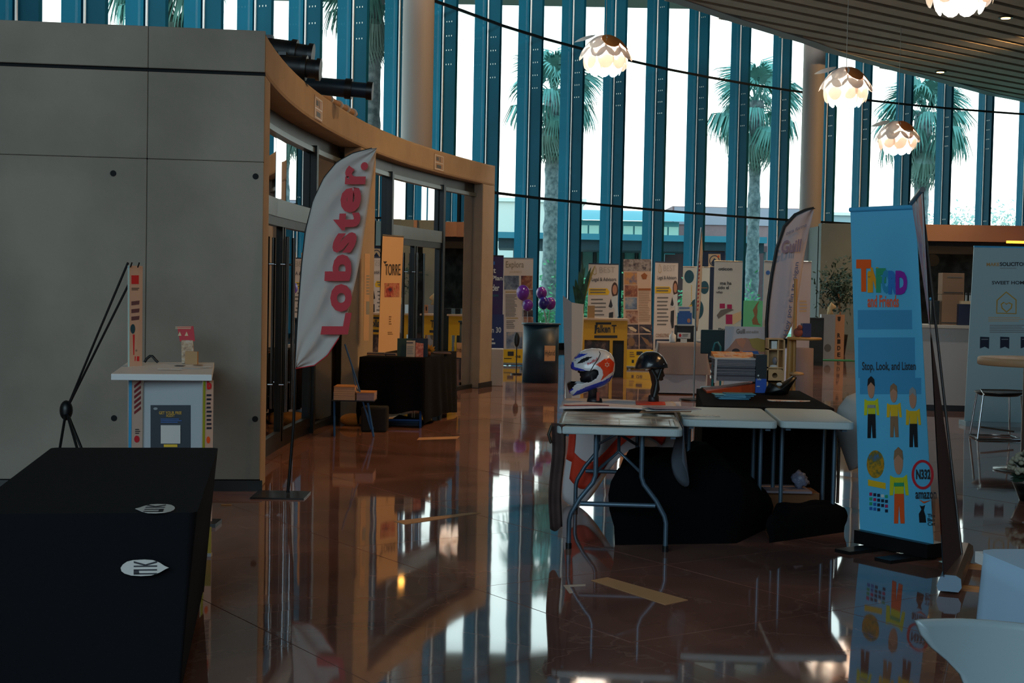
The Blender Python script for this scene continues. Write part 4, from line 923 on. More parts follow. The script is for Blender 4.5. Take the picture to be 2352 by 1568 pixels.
# wooden cat-tower like shelf
kY = 11.2; c = fy(1785, 880, kY); ws = thing('wooden_shelf', (c.x, kY, .746), 'pale plywood shelf tower with round cut-outs on the black table', 'shelf')
PLY = mat('plywood', 'c49a6a', .6, var=.15, vscale=8)
xl = fy(1761, 850, kY).x; xr = fy(1797, 850, kY).x; za = fy(1780, 872, kY).z; zb_ = fy(1780, 780, kY).z
def holed(M_, w_, h_, hc, hr, name, t=.012, n=24):
    """board w_ x h_ with a round hole"""
    b = MB(); ang_ = [2*pi*i/n for i in range(n)]; outp = []
    for a_ in ang_:
        dx, dy = cos(a_), sin(a_); k_ = min((w_/2-hc[0] if dx > 0 else w_/2+hc[0])/max(abs(dx), 1e-6), (h_/2-hc[1] if dy > 0 else h_/2+hc[1])/max(abs(dy), 1e-6)); outp.append((hc[0]+dx*k_, hc[1]+dy*k_))
    inn = [(hc[0]+hr*cos(a_), hc[1]+hr*sin(a_)) for a_ in ang_]
    vs = [M_ @ Vector((x, 0, y)) for x, y in outp]+[M_ @ Vector((x, 0, y)) for x, y in inn]+[M_ @ Vector((x, t, y)) for x, y in outp]+[M_ @ Vector((x, t, y)) for x, y in inn]
    fs = []
    for i in range(n): j = (i+1) % n; fs += [(i, j, n+j, n+i), (2*n+j, 2*n+i, 3*n+i, 3*n+j), (n+i, n+j, 3*n+j, 3*n+i), (i, 2*n+i, 2*n+j, j)]
    return b.add(vs, fs).build(name, PLY, ws)
wS = xr-xl; cx = (xl+xr)/2; hS = (zb_-za)/2
for k_, (r_, hc) in enumerate(((.018, (0, -.02)), (.0, (0, 0)))):
    pass
holed(Matrix.Translation((cx, kY-.02, za+.035)), wS, .10, (0, 0), .021, 'front_board')
for z_ in (za-.015, za+.09, zb_-.08, zb_): MB().box(xl, kY-.02, z_, xr, kY+.10, z_+.01).build('shelf_board', PLY, ws)
MB().box(xl, kY-.02, .747, xl+.01, kY+.1, zb_).build('side_board', PLY, ws); MB().box(xl, kY+.09, .747, xr, kY+.1, zb_).build('back_board', PLY, ws)
Ms = Matrix.Translation((xr, kY+.05, (za+zb_)/2+.0)) @ Matrix.Rotation(radians(62), 4, 'Z'); holed(Ms, .15, zb_-za, (0, .04), .02, 'side_board'); 
MB().box(xr, kY-.02, .747, xr+.012, kY+.1, zb_).build('side_board', PLY, ws)
MB().box(cx-.03, kY-.01, zb_-.07, cx+.012, kY+.03, zb_-.01).build('white_card', PAPER, ws); MB().ball((cx-.005, kY+.0, za+.105), (.035, .02, .014)).build('cat_cushion', TEXTILE, ws)
MB().ball((cx, kY-.005, za+.15), (.02, .02, .03)).build('toy', mat('toy_grey', '77747a', .8), ws)
# black bag with white emblem
kY = 11.1; c = fy(1790, 880, kY); m = MB(); ob = [((x-1790)*kY/F, -(y-891)*kY/F) for x, y in ((1757, 893), (1760, 880), (1768, 868), (1790, 872), (1806, 862), (1822, 850), (1830, 855), (1815, 880), (1810, 893), (1790, 897))]
m.inflate(dense(ob, 3), (0, .03), .08, ((c.x, kY, .76), (1, 0, 0), (0, 0, 1), (0, -1, 0)), 6); bb_ = m.build('black_pouch', BLACKM, label='small glossy black pouch with a pale emblem in front of the plywood shelf', cat='pouch')
MB().ball(fy(1790, 882, kY-.085), (.022, .004, .014)).build('emblem', PALE, bb_)
# leaflets
random.seed(2)
c = fz(1684, 915, .75); blm = [mat('leaflet_blue', '3f86a8', .5), mat('leaflet_pale_blue', '6fb0c4', .5)]
for i in range(7): MB().bbox((c.x+.012*i*(-1)**i*.6, c.y+.05-.008*i, .748+.0065*i), (.22, .16, .006), random.uniform(-.06, .06)).build('leaflet', blm[i % 2], label='light blue leaflet in the low stack on the black table, %s one' % ORD[i], cat='leaflet', group='blue leaflets on the black table')
c = fz(1812, 920, .75); b = MB(); ob = [(-.15, -.02), (-.13, -.05), (.08, -.05), (.15, .0), (.16, .02), (-.15, .05)]; b.prism([(c.x+x, c.y+y) for x, y in ob], .747, .753)
o = b.build('magazine', picture('white_orange_mag', ['c8603c', 'd8c4b4', 'dcd0c8', 'd8c8c0'], 18), label='white magazine with orange print lying alone on the black table', cat='magazine')

# ---- black heap under the helmet table
def heap(name, out, h, m, label, cat, seed, rough=.06):
    n = 40; R = 14; cx = sum(p[0] for p in out)/len(out); cy = sum(p[1] for p in out)/len(out); P = dense(out, max(1, n//len(out))); b = MB(); vs = []
    for r in range(R+1):
        t = r/R
        for (x, y) in P:
            tt = min(1, r/(R-5)); lo = max(0, r-(R-5))/5
            tt = tt*(.93+.09*sin(pi*min(1, lo*1.2))) if lo else tt*.93
            q = Vector((cx+(x-cx)*tt, cy+(y-cy)*tt)); z = h*(1-.10*min(1, tt)**3)*(1-lo**1.3)*(1+.12*noise.noise((q.x*2+seed, q.y*2, 0)))*(1-.5*max(0, (q.x-1.3)/.4 if seed == 3 else (q.x-1.95)/.5))+rough*noise.noise((q.x*6, q.y*6, seed))*(1-lo)
            vs.append((q.x, q.y, max(.0, z)))
    k = len(P); b.add(vs, [(r*k+i, (r+1)*k+i, (r+1)*k+(i+1) % k, r*k+(i+1) % k) for r in range(R) for i in range(k)], 0, True)
    return b.build(name, m, label=label, cat=cat, weld=True)
BK2 = mat('black_fabric_heap', '060709', .95, spec=.1, bump=.4, bscale=30)
g0 = fz(1398, 1254); g1 = fz(1700, 1250); g2 = fz(1765, 1215)
heap('black_holdall', [(g0.x-.0, g0.y), (g1.x, g1.y), (g2.x+.02, g2.y), (g2.x+.05, 9.6), (.78, 9.7), (.72, 9.2)], .50, BK2, 'large slumped black fabric holdall on the floor under the helmet table', 'bag', 3)
g3 = fz(1745, 1245); g4 = fz(1970, 1215)
heap('black_cover', [(g3.x+.03, g3.y-.05), (g4.x-.1, g4.y-.12), (g4.x-.08, g4.y+.1), (g2.x+.06, g2.y+.02)], .19, BK2, 'flat black cloth spread on the floor between holdall and blue banner', 'cloth', 8)
# cardboard box behind the heap
c0 = fz(1745, 1205); c1 = fz(1880, 1205); kY = c0.y+.25
cb = thing('cardboard_box', ((c0.x+c1.x)/2, kY, 0), 'open brown cardboard box with a grey lid on the floor under the tables', 'box')
bevel(MB().box(c0.x, kY-.12, 0, c1.x+.02, kY+.2, .20).build('box_body', mat('brown_cardboard', '6b4424', .8), cb), .004); MB().box(c0.x-.03, kY-.16, .20, c1.x-.04, kY+.2, .215).build('lid_flap', mat('grey_lid', '7b727c', .7), cb)
c = fy(1838, 1118, kY); m = MB(); m.ball((c.x, kY, .265), (.055, .05, .055), 16, 10); m.v = [q+(q-Vector((c.x, kY, .265)))*.7*noise.noise(q*30) for q in m.v]; m.build('plastic_bag', mat('clear_plastic_bag', '686e84', .25, bump=1, bscale=40), label='crumpled clear plastic bag on the cardboard box', cat='bag')
c = fz(1808, 1222); MB().bbox((c.x, c.y-.07, .012), (.05, .04, .024), .4).build('foil_scrap', mat('foil', 'a8c0c8', .3, .4), label='small crumpled foil scrap on the black cloth edge', cat='scrap')
# white chair with chrome sled base behind the blue banner
wc = thing('shell_chair', (2.36, 9.9, 0), 'white fabric-covered chair with a chrome sled frame mostly behind the blue banner', 'chair')
m = MB(); P0 = [((x-1950)*10/F, -(y-1100)*10/F) for x, y in ((1920, 1000), (1912, 960), (1922, 930), (1940, 905), (1975, 890), (2060, 890), (2080, 960), (2070, 1060), (2040, 1085), (1990, 1065), (1950, 1080))]
cc = fy(1950, 1100, 10.2); m.inflate(dense(P0, 3), (.15, .4), .2, ((cc.x, 10.2, cc.z), (1, 0, 0), (0, 0, 1), (0, -1, 0)), 8); m.build('covered_shell', PALE, wc)
bx_ = fz(1915, 1165); m = MB(); m.tube([(bx_.x, bx_.y, .60), (bx_.x, bx_.y, .04), (bx_.x-.015, bx_.y-.0, .016), (bx_.x-.12, bx_.y, .012)], .012, 8); m.build('sled_leg', CHROME, wc)
m = MB(); m.tube([(bx_.x+.03, bx_.y+.02, .60), (bx_.x+.03, bx_.y+.02, .03)], .012, 8); m.tube([(bx_.x+.03, bx_.y+.02, .6), (cc.x+.1, 10.1, .45)], .01, 8); m.build('sled_leg', CHROME, wc)

# ---- blue banner and its neighbour on the right
bl = thing('rollup_banner', (2.45, 9.05, 0), 'tall sky-blue roll-up banner with rainbow lettering', 'banner')
bl0 = fz(1975, 1215, .10); tl0 = Vector((2.166, 9.30, 2.08)); tr0 = Vector((2.462, 8.86, 2.08))
BB = Panel([bl0, bl0+(tr0-tl0)*1.06, tr0, tl0], bl, mat('banner_sky', '5cb8e0', .4), 'banner_sheet', .004, .002)
BR_ = BB.c
MB().cyl(BR_[3], BR_[2], .016, n=10).build('top_rail', SKY, bl)
a0, b0 = BR_[0], BR_[1]; q = (b0-a0).normalized(); n = Vector((BB.n.x, BB.n.y, 0)).normalized()
MB().prism([(v.x, v.y) for v in (a0+n*.05, b0+n*.05, b0-n*.1, a0-n*.1)], .02, .10).build('cassette', BLACKM, bl)
for w_ in (.25, .8): c_ = a0+(b0-a0)*w_; MB().prism([(v.x, v.y) for v in (c_-q*.06+n*.3, c_+q*.06+n*.3, c_+q*.06-n*.2, c_-q*.06-n*.2)], 0, .02).build('foot', BLACKM, bl)
MB().cyl((a0+b0)/2-n*.05, (BR_[2]+BR_[3])/2-n*.01, .01, n=8).build('pole', ALU, bl)
PB = mat('banner_mid_blue', '3d94c2', .5)
for r in ((1971, 712, 2100, 756), (1972, 775, 2106, 868), (1976, 868, 2120, 905)): BB.rect(*r, PB, 'printed_panel', lift=1)
cols = [('T', 1968, 596, 2004, 670, 'f05a10'), ('i', 1995, 622, 2004, 672, 'f0a010'), ('N', 2003, 614, 2022, 672, 'e8961a'), ('F', 2016, 616, 2040, 672, '2a9a70'), ('O', 2030, 620, 2052, 674, '2a90b8'), ('R', 2046, 622, 2070, 676, '2a7ac8'), ('D', 2064, 622, 2092, 677, '8a1fa0')]
for i, (ch, xa, ya, xb_, yb, cc_) in enumerate(cols): BB.text(ch, xa, ya, xb_, yb, mat('letter_'+cc_, cc_, .4), .07, lift=2+.4*i, name='big_letter')
BB.text('and Friends', 1995, 678, 2070, 706, mat('coral_print', 'e8603c', .5), .03)
BB.text('Stop, Look, and Listen', 1982, 831, 2109, 856, INK, .015, lift=3)
YP = mat('print_hi_vis', 'c8c820', .5); BKP = mat('print_black', '16181c', .5)
def figure(cx, yt, h, body, legs, hair, vest=None, w=1):
    """small printed plain figure"""
    hh = h*.2; s = w
    BB.poly([(cx-9*s, yt+hh*1.9), (cx-16*s, yt+h*.35), (cx-17*s, yt+h*.62), (cx-11*s, yt+h*.62), (cx-8*s, yt+h*.4), (cx-8*s, yt+h*.62), (cx+9*s, yt+h*.62), (cx+9*s, yt+h*.4), (cx+13*s, yt+h*.62), (cx+18*s, yt+h*.62), (cx+15*s, yt+h*.34), (cx+8*s, yt+hh*1.9)][::-1], body, 'printed_figure', lift=2)
    BB.poly([(cx-8*s, yt+h*.6), (cx-9*s, yt+h), (cx-2*s, yt+h), (cx, yt+h*.7), (cx+3*s, yt+h), (cx+10*s, yt+h), (cx+9*s, yt+h*.6)][::-1], legs, 'printed_figure', lift=2.5)
    BB.disc(cx, yt+hh*.85, 8*s, hh*.85, FLESH, 'printed_face', 3); BB.poly([(cx-8.5*s, yt+hh*.7), (cx-7*s, yt+hh*.1), (cx, yt-hh*.15), (cx+7*s, yt+hh*.1), (cx+8.5*s, yt+hh*.7), (cx, yt+hh*.35)][::-1], hair, 'printed_hair', lift=3.5)
    if vest: BB.rect(cx-8*s, yt+h*.45, cx+9*s, yt+h*.5, vest, 'printed_band', lift=4)
figure(2003, 868, 138, YP, BKP, BKP, GREY); figure(2056, 884, 120, YEL, BROWN, BROWN); figure(2101, 893, 134, YEL, BKP, GREY); figure(2066, 1032, 170, YP, ORG, BROWN, GRN, 1.25)
BB.disc(2012, 1066, 20, 32, picture('oval_photo', ['3f6f9a', '6f6a30', 'c8901c', '7a4a20'], 14), 'printed_oval', 2)
BB.poly([(1995, 1101), (2035, 1109), (2035, 1123), (1995, 1115)][::-1], YEL, 'printed_band', lift=2); 
random.seed(4)
for i in range(4):
    for j in range(5):
        if i == 3 and j in (3,): continue
        BB.rect(1998+j*9, 1131+i*11+j*1.4, 2004+j*9, 1138+i*11+j*1.4, (NAVY, MAG, NAVY, GRN, BLUE, PAPER)[random.randrange(6)], 'sponsor_square', lift=2)
BB.ring([(2122+26*cos(2*pi*i/30), 1090+34*sin(2*pi*i/30)) for i in range(30)], 6, RED, 'ring_logo', 2)
BB.text('N332', 2107, 1078, 2141, 1101, INK, .04, lift=3); BB.text('amazon', 2105, 1130, 2154, 1146, INK, .02, lift=3)
BB.poly([(2113, 1147), (2124, 1152), (2140, 1149), (2124, 1156)][::-1], ORG, 'smile_arrow', lift=3)
BB.poly([(2113, 1200), (2112, 1180), (2118, 1170), (2114, 1160), (2117, 1162), (2122, 1162), (2126, 1160), (2123, 1172), (2127, 1185), (2128, 1200)][::-1], BKP, 'cat_logo', lift=2)
for i, t_ in enumerate(('The', 'Black', 'Cat')): BB.text(t_, 2132, 1180+i*9.5, 2150, 1188+i*9.5, BKP, .02, lift=2)
nb = thing('rollup_banner', (2.5, 7.95, 0), 'second roll-up banner seen nearly edge-on with a dark back beside the blue one', 'banner')
na = [fz(2166, 1325, .09), fz(2210, 1272, .09), fy(2094, 466, 8.45), fy(2119, 435, 7.4)]
vs = []; N_ = 14
for j in range(N_+1):
    v = j/N_
    for u in (0, .5, 1): vs.append(na[0]*(1-u)*(1-v)+na[1]*u*(1-v)+na[2]*u*v+na[3]*(1-u)*v)
b = MB(); k3 = 3
b.add(vs, [(j*k3+i, j*k3+i+1, (j+1)*k3+i+1, (j+1)*k3+i) for j in range(N_) for i in range(2)], 0, True)
nm_ = []
for q_i in range(len(vs)):
    j_, i_ = divmod(q_i, 3); v_ = j_/N_; u_ = i_/2
    tu = (na[1]-na[0])*(1-v_)+(na[2]-na[3])*v_; tv = (na[3]-na[0])*(1-u_)+(na[2]-na[1])*u_; nm_.append(tu.cross(tv).normalized())
b.build('banner_print', picture('red_blue_print', ['4a5cb0', 'c88a9c', '8cc0d8', 'd8503c', 'd84838'], 3.2), nb)
b = MB(); b.add([q_+n_q*.005 for q_, n_q in zip(vs, nm_)], [(j*k3+i, (j+1)*k3+i, (j+1)*k3+i+1, j*k3+i+1) for j in range(N_) for i in range(2)], 0, True)
b.build('banner_back', mat('plum_grey_back', '4a3f48', .7), nb)
MB().cyl(na[3], na[2], .015, n=10).build('top_rail', BLACKM, nb)
a_ = fz(2160, 1362); d_ = (fz(2198, 1270)-a_).normalized(); nn = Vector((d_.y, -d_.x, 0))
prof = [(-.01, .015), (.09, .015), (.105, .04), (.10, .085), (.075, .10), (.02, .10), (-.005, .085), (-.02, .04)]
m = MB(); L = 1.05; vs = [a_+nn*x+Vector((0, 0, z)) for x, z in prof]+[a_+d_*L+nn*x+Vector((0, 0, z)) for x, z in prof]; k_ = len(prof)
m.add(vs, [tuple(range(k_)), tuple(range(2*k_-1, k_-1, -1))]+[(i, k_+i, k_+(i+1) % k_, (i+1) % k_) for i in range(k_)]); m.build('cassette', mat('warm_aluminium', 'a08878', .3, .7), nb)
m = MB(); m.add([v-d_*.012 for v in vs[:k_]]+[v-d_*.001 for v in vs[:k_]], [tuple(range(k_))]+[(i, k_+i, k_+(i+1) % k_, (i+1) % k_) for i in range(k_)]); m.build('end_cap', mat('grey_cap', '7d97ac', .5), nb)
for s_ in (.2, .85):
    c_ = a_+d_*s_; MB().prism([(v.x, v.y) for v in (c_-d_*.012, c_+d_*.012, c_+d_*.012+nn*.32, c_-d_*.012+nn*.32)], 0, .015).build('foot', mat('copper_foot', 'b0703c', .4, .5), nb)
p0 = fy(2209, 1285, 8.0); p1 = fy(2124, 520, 8.0); MB().tube([(p0.x, 8.0, .09), p1, (na[2]+na[3])/2], .008, 8).build('pole', ALU, nb)

# ---- white pull-up wall panel, high table and stool on the right
T = thing('wall_banner', (5.9, 17, 0), 'wide white display panel with a gold house outline at the right edge', 'banner')
dp = Panel([fz(2215, 970, .03), fz(2215, 970, .03)+Vector((1.25, -.12, 0)), fy(2237, 568, 16.9)+Vector((1.15, -.12, 0)), fy(2237, 568, 16.9)], T, mat('panel_cool_white', 'aecbd2', .5), 'panel_sheet', .02)
dp.text('MAKE', 2268, 603, 2300, 611, mat('pale_orange', 'c89a60', .5), .03); dp.text('SOLICITOR', 2301, 602, 2368, 611, INK, .03); dp.lines(2301, 615, 2352, 618, 1, GREY)
dp.text('SWEET HOME', 2281, 645, 2367, 653, INK, .02)
dp.ring([(2316, 669), (2341, 688), (2340, 721), (2291, 720), (2292, 689)], 3, GOLD, 'house_outline')
dp.ring([(2316, 718), (2304, 708), (2302, 698), (2309, 693), (2316, 697), (2323, 694), (2331, 698), (2329, 708)], 3, GOLD, 'heart_outline')
dp.lines(2272, 728, 2368, 740, 3, CREAM); dp.lines(2275, 746, 2368, 766, 5, GREY)
for x in (2252, 2300, 2349): dp.poly([(x, 773), (x+22, 774), (x+21, 801), (x+11, 796), (x-.5, 800)], NAVY, 'printed_ribbon'); dp.rect(x+3, 778, x+19, 780, GREY, 'printed_line', lift=2)
MB().prism([(dp.c[0].x-.02, dp.c[0].y-.12), (dp.c[1].x+.02, dp.c[1].y-.12), (dp.c[1].x+.02, dp.c[1].y+.15), (dp.c[0].x-.02, dp.c[0].y+.15)], 0, .05).build('base', mat('pale_base', '9db4bc', .5), T)
MB().box(dp.c[3].x, dp.c[3].y-.01, dp.c[3].z, dp.c[2].x, dp.c[2].y+.14, dp.c[3].z+.02).build('top_rail', SKY, T)
c = fz(2345, 838, .95); ht = thing('high_table', (c.x+.15, c.y+.3, 0), 'round high table with a thick pale wooden top before the white panel', 'table')
tx, ty = c.x+.17, c.y+.3
MB().lathe([(0, .93), (.42, .93), (.43, .94), (.43, .99), (.42, 1.0), (0, 1.0)], (tx, ty, 0), 40).build('table_top', mat('pale_wood_top', 'c89c74', .5), ht); MB().cyl((tx, ty, .02), (tx, ty, .93), .04, n=16).build('column_leg', ALU, ht); MB().lathe([(0, 0), (.27, 0), (.27, .015), (.05, .03), (0, .03)], (tx, ty, 0), 30).build('base', ALU, ht)
# stool/low chair: chrome frame, black seat
c = fz(2245, 1010); q1 = fz(2352, 1000); sc = thing('bar_stool', (c.x+.3, c.y+.15, 0), 'chrome wire stool with a black seat in front of the high table', 'stool')
sx0, sy0 = c.x, c.y; zs = fy(2300, 908, c.y).z
for (dx, dy) in ((0, 0), (.5, -.02), (.06, .45), (.5, .45)):
    MB().tube([(sx0+dx, sy0+dy, .012), (sx0+dx*.8+.06, sy0+dy*.8+.04, zs)], .011, 8).build('leg', CHROME, sc)
m = MB(); m.tube([(sx0, sy0, .012), (sx0+.5, sy0-.02, .012), (sx0+.5, sy0+.45, .012), (sx0+.06, sy0+.45, .012), (sx0, sy0, .012)], .011, 8); m.tube([(sx0+.03, sy0, .14), (sx0+.38, sy0-.02, .10)], .011, 8); m.build('foot_ring', CHROME, sc)
MB().lathe([(0, zs-.03), (.2, zs-.015), (.26, zs+.02), (.25, zs+.03), (0, zs+.01)], (sx0+.28, sy0+.2, 0), 28).build('seat', BLACKM, sc)
m = MB(); m.tube([(sx0+.06, sy0, zs), (sx0+.05, sy0+.1, zs+.05), (sx0+.3, sy0+.0, zs+.06), (sx0+.52, sy0+.05, zs+.05)], .009, 8); m.build('seat_rail', CHROME, sc)
# white flowers in a bowl
c = fz(2365, 1150); fb = thing('flower_pot', (c.x+.05, c.y, 0), 'potted white chrysanthemums at the right edge of the picture', 'plant')
MB().lathe([(0, 0), (.12, 0), (.18, .14), (.17, .145), (0, .13)], (c.x+.05, c.y, 0), 22).build('pot', BLACKM, fb)
random.seed(9); m = MB(); ml = MB()
for i in range(110):
    a_ = random.random()*6.28; e2 = asin(random.random()); q = Vector((c.x+.05+.2*cos(a_)*cos(e2), c.y+.2*sin(a_)*cos(e2), .22+.17*sin(e2)))
    m.ball(q, (.022, .022, .017), 7, 5)
for i in range(160):
    a_ = random.random()*6.28; e2 = random.uniform(-.4, 1.3); d_ = Vector((cos(a_)*cos(e2), sin(a_)*cos(e2), sin(e2))); q = Vector((c.x+.05, c.y, .2)); s_ = d_.orthogonal().normalized()*.02
    ml.add([q+d_*.08, q+d_*.14+s_, q+d_*.2, q+d_*.14-s_], [(0, 1, 2, 3)])
m.build('blossoms', mat('off_white_petal', 'b8b8a4', .8), fb)['kind'] = 'stuff'; ml.build('leaves', mat('dark_leaf', '2c4434', .7), fb)['kind'] = 'stuff'
# white clothed table, lower right
tw_ = thing('covered_table', (1.85, 4.3, 0), 'table with a smooth white cloth in the lower right corner', 'table')
tpw = [(1.475, 4.52), (1.90, 4.02), (2.6, 4.62), (2.15, 5.15)]
cl = [Vector(p) for p in tpw]; o = fz(2240, 1262, .74); 
tpw = [(o.x, o.y), (o.x+.50, o.y-.47), (o.x+1.0, o.y+.05), (o.x+.52, o.y+.42)]
fr_ = fz(2352, 1309, .74); dirf = (fr_-o); dirf.z = 0; dirf.normalize(); bk_ = Vector((-dirf.y, dirf.x, 0))
tpw = [o.xy, (o+dirf*1.2).xy, (o+dirf*1.2+bk_*.75).xy, (o+bk_*.75).xy]
MB().prism([tuple(p) for p in tpw], .70, .735).build('tabletop', WHITE, tw_)
P_ = []
for i, p_ in enumerate(tpw): 
    a_, b_ = Vector(tpw[i-1]), Vector(tpw[(i+1) % 4]); p_ = Vector(p_); u1 = (a_-p_).normalized()*.06; u2 = (b_-p_).normalized()*.06
    P_ += [p_+u1, p_+u1*.3+u2*.3, p_+u2]
drape(P_, .742, .0, mat('smooth_white_cloth', 'a9cbe6', .7), 'tablecloth', tw_, flare=.055, wave=.006, nw=8, rows=12, round_=.012, label='white tablecloth')
for i in range(4): p_ = Vector(tpw[i])*.9+sum((Vector(q_) for q_ in tpw), Vector((0, 0)))/4*.1; MB().cyl((p_.x, p_.y, 0), (p_.x, p_.y, .70), .016, n=8).build('leg', ALU, tw_)
# moulded white chair back in front of it
ch = thing('shell_chair', (1.2, 3.35, 0), 'moulded white plastic chair back in the lower right corner', 'chair')
Yc = 3.3
outl = [(2078, 1413), (2090, 1411), (2200, 1417), (2290, 1424), (2400, 1432), (2480, 1440), (2560, 1450), (2600, 1462), (2590, 1500), (2500, 1568), (2470, 1640), (2480, 1750), (2200, 1750), (2216, 1620), (2212, 1580), (2196, 1545), (2160, 1510), (2120, 1478), (2092, 1446)]
P_ = dense([((x-2300)*Yc/F, -(y-1568)*Yc/F) for x, y in outl], 3); cc = fy(2300, 1568, Yc)
vs = []; R_ = 8; n_ = len(P_)
for r in range(R_+1):
    t = r/R_
    for x, y in P_:
        X_, Y2 = x*t, .0+(y)*t; vs.append(Vector((cc.x+X_, Yc-.16*(X_/.25)**2*.5+.05*Y2, cc.z+Y2)))
b = MB(); b.add(vs, [(r*n_+i, (r+1)*n_+i, (r+1)*n_+(i+1) % n_, r*n_+(i+1) % n_) for r in range(R_) for i in range(n_)], 0, True)
o = b.build('backrest', mat('moulded_white', '8fa0a6', .35), ch, weld=True); s = o.modifiers.new('s', 'SOLIDIFY'); s.thickness = .012
MB().lathe([(0, .44), (.17, .445), (.22, .47), (.215, .485), (0, .46)], (cc.x+.05, Yc-.22, 0), 28).build('seat', MC['moulded_white'], ch)
b = MB(); b.tube([(cc.x+.05, Yc-.03, .47), (cc.x+.03, Yc+.01, .52), (cc.x+.0, Yc, cc.z-.15)], .05, 10); b.build('back_support', MC['moulded_white'], ch)
for dx, dy in ((-.17, -.17), (.17, -.17), (-.17, .17), (.17, .17)): MB().tube([(cc.x+.05+dx*.6, Yc-.22+dy*.6, .455), (cc.x+.05+dx, Yc-.22+dy, 0)], .012, 8).build('leg', CHROME, ch)
# ================================================================= BACK OF THE HALL
BW = mat('banner_warm_white', 'd2c6bc', .6); DKB = mat('print_dark_blue', '122a48', .6)
FAINT = mat('print_faint_gold', 'b89c70', .6); TXG = mat('print_text_grey', '6c6864', .6)
PIC1 = picture('pic_sea', ['2c3c58', '7a8898', 'b8a898'], 5); PIC2 = picture('pic_sunset', ['3c2630', '8a4a30', 'c89468'], 5)
PIC3 = picture('pic_food', ['4a2c2a', '8c5840', 'b89078', '5a4050'], 7); PIC4 = picture('pic_boats', ['161e30', '4a3c40', 'a88878'], 6)
# purple banner
T, p = rollup('rollup_banner', 'deep purple roll-up banner partly behind the end of the curved front', (1092, 1157, 587, 0), PUR_D, 27.3, zb=.1, cas=BLACKM)
p.text('Best', 1111, 614, 1139, 627, PAPER, .02); p.text('Legal Plan', 1096, 633, 1154, 647, PAPER, .02); p.text('Provider', 1105, 653, 1147, 668, PAPER, .02)
p.text('Horton 30', 1097, 751, 1151, 764, PAPER, .02); p.lines(1105, 777, 1143, 795, 2, PAPER); p.rect(1122, 600, 1137, 608, BLUE); p.rect(1122, 676, 1145, 681, TEAL); p.rect(1092, 722, 1157, 800, mat('purple_blue', '1a2c5c', .6), 'printed_panel', lift=.6)
# white + yellow boat company banner (left one)
T, p = rollup('rollup_banner', 'white roll-up banner with sea pictures and yellow foot behind the purple balloons', (1157, 1225, 593, 0), BW, 27.7, zb=.06)
p.text('Explora', 1162, 600, 1203, 619, mat('print_olive', '7a7050', .6), -.005); p.text('JOURNEYS', 1170, 622, 1198, 628, FAINT, 0)
p.rect(1158, 633, 1192, 665, PIC1, 'printed_picture'); p.rect(1197, 633, 1223, 663, PIC2, 'printed_picture'); p.rect(1198, 665, 1224, 700, PIC3, 'printed_picture'); p.rect(1200, 712, 1224, 727, PIC4, 'printed_picture'); p.rect(1201, 728, 1225, 745, PIC3, 'printed_picture')
p.rect(1161, 669, 1190, 672, FAINT); p.lines(1161, 676, 1188, 728, 16, TXG); p.rect(1163, 729, 1190, 732, FAINT); p.lines(1163, 736, 1184, 756, 5, TXG)
p.rect(1163, 762, 1200, 800, PIC1, 'printed_picture'); p.rect(1152, 802, 1226, 838, YEL, 'printed_panel'); p.rect(1166, 807, 1180, 817, INK, lift=2); p.text('CNB', 1184, 816, 1196, 822, INK, .03, lift=2); p.lines(1158, 822, 1180, 826, 1, INK, lift=2)
# balloons
BP = mat('balloon_purple', '6a2a8e', .25, coat=.3); BD = mat('balloon_indigo', '2c2280', .25, coat=.3)
STK = mat('balloon_stick', '9aa0a8', .5)
def balloon(x, y, rx, ry, Y, m_, label, grp, foot):
    c = fy(x, y, Y); k = Y/F; T = thing('balloon', (c.x, Y, c.z), label, 'balloon', grp)
    b = MB(); prof = [(.001, 1)]+[(sin(pi*j/14)*(1 if j < 7 else 1-.12*((j-7)/7)**2), cos(pi*j/14)*(1 if j < 7 else 1.12)) for j in range(1, 14)]+[(.03, -1.13), (.07, -1.2)]
    b.lathe([(q[0]*rx*k, q[1]*ry*k) for q in prof], (c.x, Y, c.z), 20); b.build('skin', m_, T)
    f = Vector(foot); MB().tube([(c.x, Y, c.z-ry*k*1.1), ((c.x+f.x)/2, Y, (c.z+f.z)/2-.02), f], .006, 6).build('stick', STK, T)
g1_ = fy(1208, 742, 26.4); g2_ = fy(1254, 742, 23.2)
balloon(1201, 671, 15, 17, 26.3, BP, 'large purple balloon in front of the white sea-picture banner', 'purple balloons', g1_+Vector((0, 0, -1)))
balloon(1212, 700, 13, 13, 26.5, BP, 'purple balloon just below the large one before the white banner', 'purple balloons', g1_+Vector((.05, 0, -1)))
balloon(1244, 672, 12.5, 14, 23.2, BP, 'purple balloon topmost of the cluster above the dark blue counter', 'purple balloons', (g2_.x, 23.2, .95))
balloon(1249, 695, 13, 14, 23.1, BD, 'indigo balloon at the left of the cluster above the dark blue counter', 'purple balloons', (g2_.x+.02, 23.1, .95))
balloon(1264, 696, 12.5, 14, 23.3, BP, 'purple balloon at the right of the cluster above the dark blue counter', 'purple balloons', (g2_.x+.04, 23.3, .95))
st_ = thing('balloon_stand', (g1_.x, 26.4, 0), 'thin weighted stand holding two purple balloons', 'stand'); MB().cyl((g1_.x, 26.4, 0), (g1_.x, 26.4, .06), .1, n=16).build('base', BLACKM, st_); MB().cyl((g1_.x, 26.4, .06), (g1_.x, 26.4, g1_.z-1), .008, n=6).build('pole', STK, st_)
